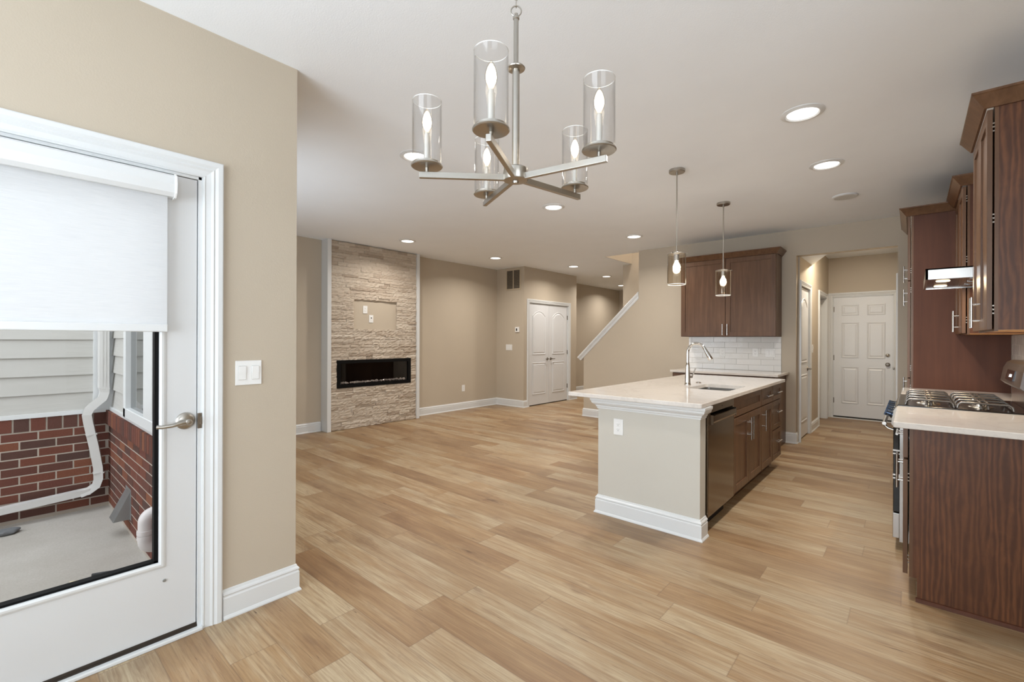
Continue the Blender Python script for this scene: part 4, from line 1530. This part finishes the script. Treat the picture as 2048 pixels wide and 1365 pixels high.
# three drawer cabinet
cb = empty('drawer_cabinet', 'dark wood cabinet with three stacked drawers at the far end of the island', 'cabinet', (-1.3, 5.3, 0))
y0, y1 = 5.110, 5.500
base_box(cb, IX0 + 0.102, XF, y0, y1, '+x')
for z0_, z1_ in ((0.722, 0.874), (0.430, 0.712), (0.125, 0.420)):
    dd = shaker('drawer', cb, pi_, y0 + 0.004, y1 - 0.004, z0_, z1_, rail=0.045)
    pull(dd, pi_, (y0 + y1) / 2, (z0_ + z1_) / 2 + (0.0 if z1_ > 0.8 else 0.03), 0.15, False)

# ------------------------------------------------------------------ bar wall (north side)
CRN = [(0.0, 0.0), (0.010, 0.0), (0.014, 0.006), (0.050, 0.056), (0.056, 0.060), (0.056, 0.070), (0.0, 0.070)]
wc = empty('wall_cabinet', 'dark wood two-door wall cabinet on the back wall above white tile', 'cabinet', (-1.89, YK, 1.37))
x0, x1, yf = -2.492, -1.293, 6.512
box('carcass', 'wood', (x0, x1, yf, YK, 1.372, 2.430), wc)
ps2 = lambda u, d, z: (u, yf - d, z)
mid = (x0 + x1) / 2
for a, b_, hu in ((x0 + 0.004, mid - 0.003, mid - 0.030), (mid + 0.003, x1 - 0.004, mid + 0.030)):
    dd = shaker('door', wc, ps2, a, b_, 1.378, 2.412, rail=0.057)
    pull(dd, ps2, hu, 1.465, 0.150, r=0.0065)
m = MB()
m.sweep([(x0, YK, 2.418), (x0, yf - 0.012, 2.418), (x1, yf - 0.012, 2.418), (x1, YK, 2.418)], CRN, (0, 0, 1), flip=True)
m.build('crown', 'wood', wc)

slab('bar_worktop', 'pale quartz worktop below the back wall cabinet', -2.520, -1.205, 6.175, YK)
bc = empty('bar_base_cabinet', 'dark wood base cabinet under the bar worktop, behind the island', 'cabinet', (-1.87, 6.5, 0))
base_box(bc, -2.492, -1.240, 6.215, YK, '-y')
ps3 = lambda u, d, z: (u, 6.215 - d, z)
for a, b_ in ((-2.488, -2.08), (-2.076, -1.66), (-1.656, -1.244)):
    dd = shaker('drawer', bc, ps3, a, b_, 0.722, 0.874, rail=0.045)
    dd = shaker('door', bc, ps3, a, b_, 0.125, 0.712)

def tiles(name, axis, pos, a0, a1, z0, z1, tw=0.305, th=0.0762, out=1, shift=0.0, label=None, holes=()):
    root = tag(bpy.data.objects.new(name, None), label, 'backsplash')
    COL.objects.link(root)
    root.location = (pos, a0, z0) if axis == 'x' else (a0, pos, z0)
    rg = random.Random(5)
    pos += out * 0.0015
    m = MB()
    tn = []
    z = z0
    r = 0
    g = 0.003
    while z < z1 - 0.01:
        a = a0 - (0 if r % 2 == 0 else tw / 2) - shift
        while a < a1:
            b0, b1 = max(a, a0), min(a + tw, a1)
            if b1 - b0 > 0.012:
                n0 = len(m.bm.faces)
                t_ = 0.008
                zz0, zz1 = z + g / 2, min(z + th, z1) - g / 2
                d0, d1 = (pos, pos + out * t_)
                if axis == 'x':
                    m.box(d0, d1, b0 + g / 2, b1 - g / 2, zz0, zz1, 0.0012, 1)
                else:
                    m.box(b0 + g / 2, b1 - g / 2, d0, d1, zz0, zz1, 0.0012, 1)
                tv = rg.random()
                tn += [tv] * (len(m.bm.faces) - n0)
            a += tw
        z += th
        r += 1
    m.build('tiles', 'tile', root, tones=tn)
    m = MB()
    if axis == 'x':
        m.box(pos, pos + out * 0.0065, a0, a1, z0, z1)
    else:
        m.box(a0, a1, pos, pos + out * 0.0065, z0, z1)
    m.build('grout', 'grout', root)
    return root
tiles('bar_backsplash', 'y', YK, -2.490, -1.294, CT + 0.001, 1.371, out=-1, shift=0.11, label='glossy white brick-laid tile backsplash on the back wall')
tiles('range_backsplash', 'x', XR, 3.10, 5.298, CT + 0.001, 1.371, out=-1, label='white tile backsplash behind the range, under the right wall cabinets')
plate('wall_outlet', 'left outlet on the back wall tile, behind the faucet', 'outlet', ps(-2.02, YK - 0.0085, 1.155), 0.070, 0.115, 'outlet')
plate('wall_outlet', 'middle outlet on the back wall tile', 'outlet', ps(-1.60, YK - 0.0085, 1.160), 0.070, 0.115, 'outlet')
plate('light_switch', 'double switch at the right end of the back wall tile', 'light switch', ps(-1.42, YK - 0.0085, 1.160), 0.118, 0.115, 'rocker', 2)

# ------------------------------------------------------------------ right run: base cabinet, range, far base
XFR = -0.019     # frame front
pr = lambda u, d, z: (XFR - d, u, z)
rc = empty('near_base_cabinet', 'dark wood base cabinet with bare laminate end, nearest on the right', 'cabinet', (0.28, 3.45, 0))
y0, y1 = 3.114, 3.784
m = MB()
m.box(XFR + 0.006, XFR + 0.020, y0, y1, 0.115, 0.883)
m.box(XFR + 0.02, XR - 0.003, y0 + 0.018, y1, 0.115, 0.883)
m.box(XFR + 0.055, XR - 0.003, y0 + 0.018, y1, 0.0, 0.115)
m.build('carcass', 'wood', rc)
m = MB()
m.prism([(XFR + 0.020, 0.115), (0.018, 0.115), (0.018, 0.0), (XR - 0.003, 0.0), (XR - 0.003, 0.883), (XFR + 0.020, 0.883)], y0, y0 + 0.016, 'y')
lo = m.build('end_panel', 'laminate', rc)
lo['label'] = 'walnut-look end panel with bold vertical grain'
m = MB()
m.prism([(y0, 0.0), (y0 - 0.016, 0.0), (y0 - 0.015, 0.008), (y0 - 0.008, 0.016), (y0, 0.019)], 0.012, XR - 0.003, 'x')
m.build('shoe_moulding', 'wood_side', rc)
dd = shaker('drawer', rc, pr, y0 + 0.006, y1 - 0.005, 0.722, 0.874, rail=0.045)
pull(dd, pr, (y0 + y1) / 2, 0.80, 0.17, False)
mid = (y0 + y1) / 2
for a, b_, hu, first in ((y0 + 0.006, mid - 0.002, mid - 0.034, True), (mid + 0.002, y1 - 0.005, mid + 0.034, False)):
    dd = shaker('door', rc, pr, a, b_, 0.125, 0.712)
    pull(dd, pr, hu, 0.585, 0.19)
    if first:
        for z in (0.20, 0.62):
            euro_hinge(dd, lambda u, d, z: (XFR - 0.001 + (u - y0), y0 + 0.004 - d, z), y0, z)
slab('near_worktop', 'white quartz worktop nearest on the right, in front of the range', -0.076, XR, 3.030, 3.784)

# gas range
rg_ = empty('gas_range', 'stainless gas range with cast grates and black oven door', 'range', (0.2, 4.17, 0))
y0, y1 = 3.788, 4.548
yc = (y0 + y1) / 2
m = MB()
m.box(-0.062, XR - 0.012, y0, y1, 0.055, 0.900)
m.build('body', 'steel', rg_)
m = MB()
for a in (y0 + 0.05, y1 - 0.05):
    for b in (0.02, 0.5):
        m.cyl((b, a, 0.0), 0.016, 0.058, 'z', 12)
m.build('foot', 'black', rg_)
m = MB()
m.box(-0.075, 0.50, y0, y1, 0.900, 0.921, 0.004)
m.build('cooktop', 'cooktop', rg_)
m = MB()   # oven door: black glass in a steel edge
m.box(-0.094, -0.062, y0 + 0.003, y1 - 0.003, 0.240, 0.778, 0.003)
od = m.build('oven_door', 'black_glass', rg_)
m = MB()
for zz in (0.625, 0.470):
    m.box(-0.0955, -0.062, y0 + 0.001, y1 - 0.001, zz, zz + 0.010)
    m.box(-0.0955, -0.062, y0 + 0.001, y1 - 0.001, zz - 0.020, zz - 0.012)
m.build('door_trim', 'steel_bar', od)
m = MB()
m.tube([(-0.140, y0 + 0.03, 0.790), (-0.140, y1 - 0.03, 0.790)], 0.011, 14)
for a in (y0 + 0.045, y1 - 0.045):
    m.tube([(-0.094, a, 0.752), (-0.120, a, 0.760), (-0.134, a, 0.772), (-0.139, a, 0.790)], 0.009, 10)
m.build('handle', 'steel_bar', od)
m = MB()
m.box(-0.096, -0.062, y0 + 0.003, y1 - 0.003, 0.075, 0.232, 0.003)
m.build('warming_drawer', 'steel', rg_)
m = MB()   # sloping control panel with bullnose
m.prism([(-0.062, 0.905), (-0.080, 0.905), (-0.092, 0.880), (-0.104, 0.800), (-0.100, 0.788), (-0.062, 0.785)], y0 + 0.001, y1 - 0.001, 'y')
m.build('control_panel', 'nickel_dark', rg_)
M['knob_metal'] = plain('filmed_knob_metal', srgb(62, 72, 88), 0.2, 0.9, vary=0.3)
for k in range(5):
    yk = y0 + 0.07 + k * (y1 - y0 - 0.14) / 4
    m = MB()
    m.lathe([(0.026, 0.0), (0.026, 0.006), (0.020, 0.010), (0.018, 0.034), (0.014, 0.037), (0.0, 0.037)], (0, 0, 0), 22)
    m.box(-0.004, 0.004, -0.018, 0.018, 0.030, 0.044, 0.001, 1)
    dirv = Vector((-1, 0, 0.30)).normalized()
    q = dirv.to_track_quat('Z', 'Y').to_matrix().to_4x4()
    m.xform(Matrix.Translation((-0.097, yk, 0.848)) @ q)
    m.build('knob', 'knob_metal', rg_)
# grates: two, left and right halves, each of rounded bars
def grate(x0, x1, y0, y1):
    m = MB()
    zt, zb_ = 0.958, 0.926
    r = 0.0062
    def bar(p):
        m.tube(p, r, 10)
    def arch_x(y, xa, xb):
        bar([(xa, y, zb_), (xa + 0.004, y, zt - 0.012), (xa + 0.018, y, zt), (xb - 0.018, y, zt), (xb - 0.004, y, zt - 0.012), (xb, y, zb_)])
    def arch_y(x, ya, yb):
        bar([(x, ya, zb_), (x, ya + 0.004, zt - 0.012), (x, ya + 0.018, zt), (x, yb - 0.018, zt), (x, yb - 0.004, zt - 0.012), (x, yb, zb_)])
    for y in (y0, (y0 + y1) / 2, y1):
        arch_x(y, x0, x1)
    for x in (x0 + 0.10, x1 - 0.10):
        arch_y(x, y0 + 0.0, y1 - 0.0)
    bar([(x0, y0, zb_ + 0.004), (x0, y1, zb_ + 0.004)])
    bar([(x1, y0, zb_ + 0.004), (x1, y1, zb_ + 0.004)])
    return m.build('grate', 'iron', rg_)
grate(-0.035, 0.185, y0 + 0.04, yc - 0.010)
grate(0.200, 0.430, y0 + 0.04, yc - 0.010)
grate(-0.035, 0.185, yc + 0.010, y1 - 0.04)
grate(0.200, 0.430, yc + 0.010, y1 - 0.04)
for bx_, by_ in ((0.075, y0 + 0.21), (0.315, y0 + 0.21), (0.075, y1 - 0.21), (0.315, y1 - 0.21)):
    m = MB()
    m.lathe([(0.060, 0.0), (0.056, 0.003), (0.040, 0.004), (0.036, 0.012), (0.030, 0.018), (0.0, 0.020)], (bx_, by_, 0.921), 28)
    m.build('burner', 'steel', rg_)
m = MB()   # back guard: riser and tilted control head
m.box(0.50, XR - 0.012, y0, y1, 0.900, 1.05)
m.build('riser', 'steel', rg_)
m = MB()
m.prism([(0.470, 1.040), (0.448, 1.062), (0.462, 1.150), (0.478, 1.185), (0.500, 1.200), (XR - 0.012, 1.200), (XR - 0.012, 1.040)], y0, y1, 'y')
M['guard'] = plain('grey_control_head', srgb(112, 104, 100), 0.32, 0.5)
bgd = m.build('back_guard', 'guard', rg_)
m = MB()
m.prism([(0.4525, 1.085), (0.4445, 1.084), (0.4565, 1.145), (0.4640, 1.145)], yc - 0.14, yc + 0.14, 'y')
m.build('display', 'black_glass', bgd)
m = MB()
m.prism([(0.4485, 1.105), (0.4430, 1.105), (0.4465, 1.122), (0.4525, 1.122)], yc - 0.03, yc + 0.03, 'y')
m.build('clock', 'steel_bar', bgd)

# far base cabinet + worktop
fb = empty('far_base_cabinet', 'dark wood base cabinet between the range and the tall cabinet', 'cabinet', (0.28, 4.9, 0))
base_box(fb, XFR, XR, 4.552, 5.296, '-x')
dd = shaker('drawer', fb, pr, 4.558, 5.290, 0.722, 0.874, rail=0.045)
pull(dd, pr, 4.92, 0.80, 0.17, False)
for a, b_, hu in ((4.558, 4.922, 4.89), (4.926, 5.290, 4.96)):
    dd = shaker('door', fb, pr, a, b_, 0.125, 0.712)
    pull(dd, pr, hu, 0.585, 0.19)
slab('far_worktop', 'white quartz worktop strip beyond the range', -0.070, XR, 4.552, 5.298)

# tall pantry cabinet
tc = empty('tall_pantry_cabinet', 'tall reddish dark wood pantry cabinet beyond the range', 'cabinet', (0.28, 5.7, 0))
y0, y1 = 5.300, 6.214
box('carcass', 'wood_side', (XFR + 0.019, XR, y0, y1, 0.115, 2.430), tc)
box('face_frame', 'wood', (XFR + 0.006, XFR + 0.0195, y0 - 0.001, y1, 0.115, 2.430), tc)
box('toe_kick', 'wood', (XFR + 0.07, XR, y0, y1, 0.0, 0.115), tc)
mid = (y0 + y1) / 2
for z0_, z1_, hz_ in ((0.125, 0.995, 0.90), (1.003, 1.845, 1.735), (1.853, 2.415, 1.955)):
    for a, b_, hu in ((y0 + 0.005, mid - 0.002, mid - 0.036), (mid + 0.002, y1 - 0.005, mid + 0.036)):
        dd = shaker('door', tc, pr, a, b_, z0_, z1_)
        pull(dd, pr, hu, hz_, 0.15)
        if hu < mid:
            for z in (z0_ + 0.08, z1_ - 0.08):
                euro_hinge(dd, lambda u, d, z: (XFR - 0.001 + (u - y0), y0 + 0.004 - d, z), y0, z)
m = MB()
m.sweep([(XR, y0 - 0.004, 2.412), (XFR - 0.020, y0 - 0.004, 2.412), (XFR - 0.020, y1, 2.412)], CRN, (0, 0, 1), flip=False)
m.build('crown', 'wood', tc)

# uppers
XU = 0.280
pu = lambda u, d, z: (XU - d, u, z)
def upper(name, label, y0, y1, ndoor=2, side='wood_side', near_hinge=True, handle_ls=None, ret=True):
    uc = empty(name, label, 'cabinet', (0.43, (y0 + y1) / 2, 1.37))
    box('carcass', side, (XU + 0.019, XR, y0, y1, 1.378, 2.438), uc)
    box('face_frame', 'wood', (XU + 0.006, XU + 0.0195, y0 - 0.001, y1 + 0.0, 1.372, 2.438), uc)
    box('underside', 'maple_under', (XU + 0.019, XR, y0 + 0.002, y1 - 0.002, 1.3745, 1.3785), uc)
    mid = (y0 + y1) / 2
    for a, b_, hu in ((y0 + 0.005, mid - 0.002, mid - 0.033), (mid + 0.002, y1 - 0.005, mid + 0.033)):
        dd = shaker('door', uc, pu, a, b_, 1.380, 2.420)
        pull(dd, pu, hu, 1.475, 0.16)
        if hu < mid:
            for z in (1.47, 1.90, 2.33):
                euro_hinge(dd, lambda u, d, z: (XU - 0.001 + (u - y0), y0 + 0.004 - d, z), y0, z)
    m = MB()
    m.sweep([(XR, y0 - 0.003, 2.425), (XU - 0.020, y0 - 0.003, 2.425), (XU - 0.020, y1, 2.425)], CRN, (0, 0, 1))
    m.build('crown', 'wood', uc)
    return uc
upper('right_wall_cabinet', 'dark wood wall cabinet nearest on the right, with walnut-look end', 3.114, 3.784, side='laminate')
upper('far_wall_cabinet', 'dark wood wall cabinet between the range hood and the tall cabinet', 4.552, 5.290)

# range hood
rh = empty('range_hood', 'stainless under-lit range hood over the gas range', 'range hood', (0.3, 4.17, 1.7))
y0, y1 = 3.790, 4.546
m = MB()
hx = 0.056
def hollow(m):
    m.box(hx, hx + 0.012, y0, y1, 1.700, 1.766)
    m.box(hx, XR, y0, y0 + 0.010, 1.700, 1.766)
    m.box(hx, XR, y1 - 0.010, y1, 1.700, 1.766)
    m.box(hx, XR, y0, y1, 1.758, 1.766)
hollow(m)
m.build('canopy', 'steel', rh)
m = MB()
m.box(hx + 0.012, XR - 0.01, y0 + 0.010, y1 - 0.010, 1.706, 1.712)
M['hood_under'] = plain('hood_underside', srgb(120, 104, 94), 0.22, 0.9)
m.build('underside', 'hood_under', rh)
for yy in (y0 + 0.20, y1 - 0.20):
    m = MB()
    m.lathe([(0.0, -0.004), (0.030, -0.004), (0.034, 0.0)], (hx + 0.085, yy, 1.7055), 28)
    m.build('hood_lamp', 'hood_lamp', rh)
    l = bpy.data.lights.new('hood_light', 'AREA')
    l.shape = 'DISK'
    l.size = 0.06
    l.energy = 3.2
    l.color = (1, 0.78, 0.5)
    lo = bpy.data.objects.new('hood_light', l)
    COL.objects.link(lo)
    lo.parent = rh
    lo.location = (hx + 0.085 - 0.3, yy - 4.17, 1.7000 - 1.7)
for k in range(3):
    m = MB()
    m.box(hx + 0.20, hx + 0.44, y0 + 0.10 + k * 0.20, y0 + 0.24 + k * 0.20, 1.702, 1.707)
    for q in range(6):
        m.box(hx + 0.21 + q * 0.038, hx + 0.225 + q * 0.038, y0 + 0.11 + k * 0.20, y0 + 0.23 + k * 0.20, 1.699, 1.703)
    m.build('filter', 'steel', rh)

# ------------------------------------------------------------------ patio outside
box_ = lambda *a: None
m = MB()
m.box(-8.5, XA - 0.16, -4.0, YO + 0.05, ZP - 0.12, ZP)
struct(m.build('floor_patio', 'concrete'), 'pale concrete patio slab outside the door')

def bricks(name, segs, label):
    """segs: callables adding bricks"""
    root = bpy.data.objects.new(name, None)
    COL.objects.link(root)
    root['kind'] = 'structure'
    root['label'] = label
    return root
def brick_wall(name, label, place, a0, a1, z0, ncourse, backing):
    root = bricks(name, None, label)
    rg = random.Random(hash(len(label)) % 97)
    m = MB()
    tn = []
    L_, H_, G_ = 0.194, 0.0575, 0.0100
    def add(u0, u1, z0, z1, d0, d1):
        n0 = len(m.bm.faces)
        a, b = Vector(place(u0, d0, z0)), Vector(place(u1, d1, z1))
        m.box(a.x, b.x, a.y, b.y, a.z, b.z, 0.001, 1)
        tn.extend([rg.random()] * (len(m.bm.faces) - n0))
    for r in range(ncourse):
        z = z0 + r * (H_ + G_)
        a = a0 - (0 if r % 2 else (L_ + G_) / 2)
        while a < a1:
            u0, u1 = max(a, a0), min(a + L_, a1)
            if u1 - u0 > 0.02:
                add(u0, u1, z, z + H_, -0.05, rg.uniform(0.0012, 0.0030))
            a += L_ + G_
    zt = z0 + ncourse * (H_ + G_)
    m2 = (m, add, tn, zt, root)
    return m2
zb = ZP + 0.030
nC = 10
# back wall (x = XO) faces east
pb = lambda u, d, z: (XO + d, u, z)
m, add, tn, zt, root = brick_wall('wall_patio_back', 'red brick base with pale lap siding across the patio', pb, -3.2, YO, zb, nC, None)
a = -3.2
while a < YO - 0.02:
    add(a, min(a + 0.082, YO), zt + 0.002, zt + 0.104, -0.05, 0.004)
    a += 0.0925
ztop = zt + 0.104
m.build('brick_face', 'brick', root, tones=tn)
box('mortar', 'mortar', (XO - 0.12, XO - 0.0002, -3.2, YO, ZP, ztop), root)
# white ledge strip, then siding
box('ledge', 'trim', (XO - 0.12, XO + 0.012, -3.2, YO - 0.002, ztop, ztop + 0.032), root)
m = MB()
zz = ztop + 0.032
while zz < 3.6:
    m.prism([(XO - 0.10, zz), (XO - 0.014, zz), (XO - 0.030, zz + 0.158), (XO - 0.10, zz + 0.158)], -3.2, 0.60, 'y')
    zz += 0.1475
m.build('siding', 'siding', root)
box('corner_board', 'trim', (XO - 0.10, XO + 0.004, 0.588, YO + 0.035, ztop + 0.032, 3.6), root)
# right wall (y = YO) faces south; runs from the back corner toward the house
pr2 = lambda u, d, z: (u, YO - d, z)
m, add, tn, zt, root = brick_wall('wall_patio_right', 'red brick wall with rowlock sill under the patio window', pr2, XO, XA - 0.17, zb, 10, None)
a = XO
while a < XA - 0.20:
    add(a, a + 0.058, zt + 0.002, zt + 0.120, -0.05, 0.022)
    a += 0.0675
m.build('brick_face', 'brick', root, tones=tn)
box('mortar', 'mortar', (XO, XA - 0.16, YO + 0.0002, YO + 0.10, ZP, zt + 0.12), root)
zs0 = zt + 0.120
box('ledge', 'trim', (XO, XA - 0.16, YO - 0.004, YO + 0.10, zs0, zs0 + 0.028), root)
m = MB()
zz = zs0 + 0.028
WX0, WX1 = -4.47, -3.20       # window on this wall
while zz < 3.6:
    for s0, s1 in ((XO, WX0), (WX1, XA - 0.16)):
        m.prism([(YO + 0.09, zz), (YO + 0.014, zz), (YO + 0.030, zz + 0.158), (YO + 0.09, zz + 0.158)], s0, s1, 'x')
    zz += 0.1475
zz0 = 2.30
m.box(WX0, WX1, YO + 0.015, YO + 0.09, zz0, 3.6)
m.build('siding', 'siding', root)
w1 = sempty('window_1', 'white-framed patio window above the brick sill', (-3.9, YO, 0.85))
m = MB()
zw0, zw1 = zs0 + 0.028, 2.30
m.box(WX0, WX0 + 0.075, YO - 0.022, YO + 0.08, zw0, zw1, 0.004)
m.box(WX1 - 0.075, WX1, YO - 0.022, YO + 0.08, zw0, zw1, 0.004)
m.box(WX0, WX1, YO - 0.022, YO + 0.08, zw1 - 0.07, zw1, 0.004)
m.box(WX0, WX1, YO - 0.022, YO + 0.08, zw0, zw0 + 0.070, 0.004)
xm = -3.70
m.box(xm - 0.12, xm + 0.12, YO - 0.018, YO + 0.08, zw0, zw1, 0.004)
m.build('window_frame', 'trim', w1)
m = MB()
m.box(WX0 + 0.07, WX1 - 0.07, YO + 0.012, YO + 0.018, zw0 + 0.06, zw1 - 0.06)
m.build('pane', 'dark_window', w1)

# the patio is left open to the sky
# downspout
dsx = XO + 0.075
ds = empty('downspout', 'white metal downspout bending down the brick corner of the patio', 'downspout', (dsx, 0.62, ZP))
m = MB()
m.box(dsx - 0.045, dsx + 0.022, 0.610, 0.676, 0.90, 3.6, 0.006)
for q in range(3):
    m.box(dsx + 0.022, dsx + 0.026, 0.628 + q * 0.02, 0.638 + q * 0.02, 0.90, 3.6)
m.build('upper_pipe', 'gutter', ds)
m = MB()
path = [(dsx - 0.012, 0.650, 0.93), (dsx - 0.010, 0.650, 0.86), (dsx, 0.635, 0.81), (dsx + 0.01, 0.585, 0.765), (dsx + 0.015, 0.555, 0.735), (dsx + 0.015, 0.540, 0.69), (dsx + 0.010, 0.550, 0.62),
        (dsx + 0.005, 0.585, 0.42), (dsx, 0.612, 0.24), (dsx, 0.615, 0.14), (dsx, 0.600, 0.085), (dsx, 0.555, 0.052), (dsx, 0.50, 0.035)]
m.tube(path, 0.036, rect=(0.070, 0.060))
m.build('elbow', 'gutter', ds)
m = MB()
m.tube([(dsx + 0.002, 0.56, 0.050), (dsx + 0.002, -1.6, -0.088)], 0.03, rect=(0.066, 0.050))
m.build('runoff_pipe', 'gutter', ds)
m = MB()
for p0, p1 in ((path[7], path[6]), (path[9], path[8]), (path[0], path[1])):
    a_, b2 = Vector(p0), Vector(p1)
    c_ = a_.lerp(b2, 0.5)
    d_ = (b2 - a_).normalized()
    m.tube([c_ - d_ * 0.006, c_ + d_ * 0.006], 0.036, rect=(0.075, 0.066))
m.build('joint_bands', 'gutter', ds)

# dryer vent hood
vh = empty('vent_hood', 'triangular galvanised vent hood low on the patio brick wall', 'vent', (-4.38, YO, 0.05))
m = MB()
v = [(-4.46, YO - 0.001, 0.205), (-4.30, YO - 0.001, 0.205), (-4.46, YO - 0.100, 0.0), (-4.30, YO - 0.100, 0.0), (-4.46, YO - 0.001, 0.0), (-4.30, YO - 0.001, 0.0)]
vs = [m.bm.verts.new(p) for p in v]
for f in ((0, 1, 3, 2), (0, 2, 4), (1, 5, 3), (4, 5, 1, 0)):
    m.bm.faces.new([vs[i] for i in f])
bmesh.ops.recalc_face_normals(m.bm, faces=m.bm.faces)
m.build('hood', 'galv', vh)
m = MB()
m.box(-4.475, -4.285, YO - 0.004, YO, -0.008, 0.215)
m.build('flange', 'galv', vh)

# PVC pipe
pv = empty('pvc_pipe', 'white plastic pipe elbow coming out of the patio brick wall', 'pipe', (-3.385, YO, 0.2))
px_, py_ = -3.385, 0.608
m = MB()
pts = [(px_, YO + 0.02, 0.292), (px_, py_ + 0.05, 0.292)]
for i in range(8):
    a = pi / 2 * i / 7
    pts.append((px_, py_ + 0.045 * (1 - sin(a)), 0.247 + 0.045 * cos(a)))
pts += [(px_, py_, 0.16)]
m.tube(pts, 0.035, 20)
m.build('upper_bend', 'pvc', pv)
m = MB()
m.tube([(px_, py_, 0.200), (px_, py_, 0.178)], 0.040, 22)
m.build('coupling', 'pvc', pv)
m = MB()
m.tube([(px_, py_, 0.170), (px_, py_, 0.150)], 0.0395, 22)
m.build('coupling', 'pvc', pv)
m = MB()
pts = [(px_, py_, 0.165)]
for i in range(8):
    a = pi / 2 * i / 7
    pts.append((px_, py_ + 0.05 * (1 - cos(a)), 0.135 - 0.04 * sin(a)))
pts.append((px_, YO + 0.01, 0.095))
m.tube(pts, 0.036, 20)
m.build('lower_bend', 'pvc', pv)

# rubble, hose end, shim
m = MB()
bmesh.ops.create_icosphere(m.bm, subdivisions=4, radius=1.0, matrix=Matrix.Translation((-5.0, 0.085, ZP + 0.022)) @ Matrix.Diagonal((0.055, 0.075, 0.026, 1)))
for v_ in m.bm.verts:
    v_.co += v_.normal * 0.0
    nn = noise.noise(v_.co * 22)
    v_.co.x += nn * 0.012
    v_.co.y += noise.noise(v_.co * 19 + Vector((5, 0, 0))) * 0.014
    v_.co.z = max(ZP, min(ZP + 0.034, v_.co.z))
tag(m.build('stone_chunk', 'stone_lump'), 'grey lump of stone lying on the patio slab', 'stone')
m = MB()
m.tube([(-3.728, 0.415, ZP + 0.011), (-3.712, 0.455, ZP + 0.011), (-3.690, 0.50, ZP + 0.011), (-3.655, 0.56, ZP + 0.011), (-3.600, 0.62, ZP + 0.011)], 0.0095, 12)
tag(m.build('hose_end', 'rubber'), 'short black hose lying on the patio by the glass', 'hose')
m = MB()
m.prism([(-3.735, 0.318), (-3.700, 0.312), (-3.640, 0.440), (-3.668, 0.450)], ZP, ZP + 0.010, 'z')
tag(m.build('wood_shim', 'paper'), 'cream wood strip lying beside the black hose', 'wood strip')

# unseen dining room window frames, added to go with the two added daylight lamps
w2 = sempty('window_2', 'unseen dining room window added behind the viewer', (-0.9, -2.5, 1.45))
m = MB()
for a in ((-2.2, -2.14), (-0.93, -0.87), (0.34, 0.4)):
    m.box(a[0], a[1], -2.46, -2.38, 0.5, 2.4)
m.box(-2.2, 0.4, -2.46, -2.38, 0.5, 0.56)
m.box(-2.2, 0.4, -2.46, -2.38, 2.34, 2.4)
m.build('window_frame', 'trim', w2)
w3 = sempty('window_3', 'unseen window added in the east dining room wall', (1.7, -0.5, 1.45))
m = MB()
for a in ((-1.6, -1.54), (0.54, 0.6)):
    m.box(1.68, 1.74, a[0], a[1], 0.6, 2.3)
m.box(1.68, 1.74, -1.6, 0.6, 0.6, 0.66)
m.box(1.68, 1.74, -1.6, 0.6, 2.24, 2.3)
m.build('window_frame', 'trim', w3)
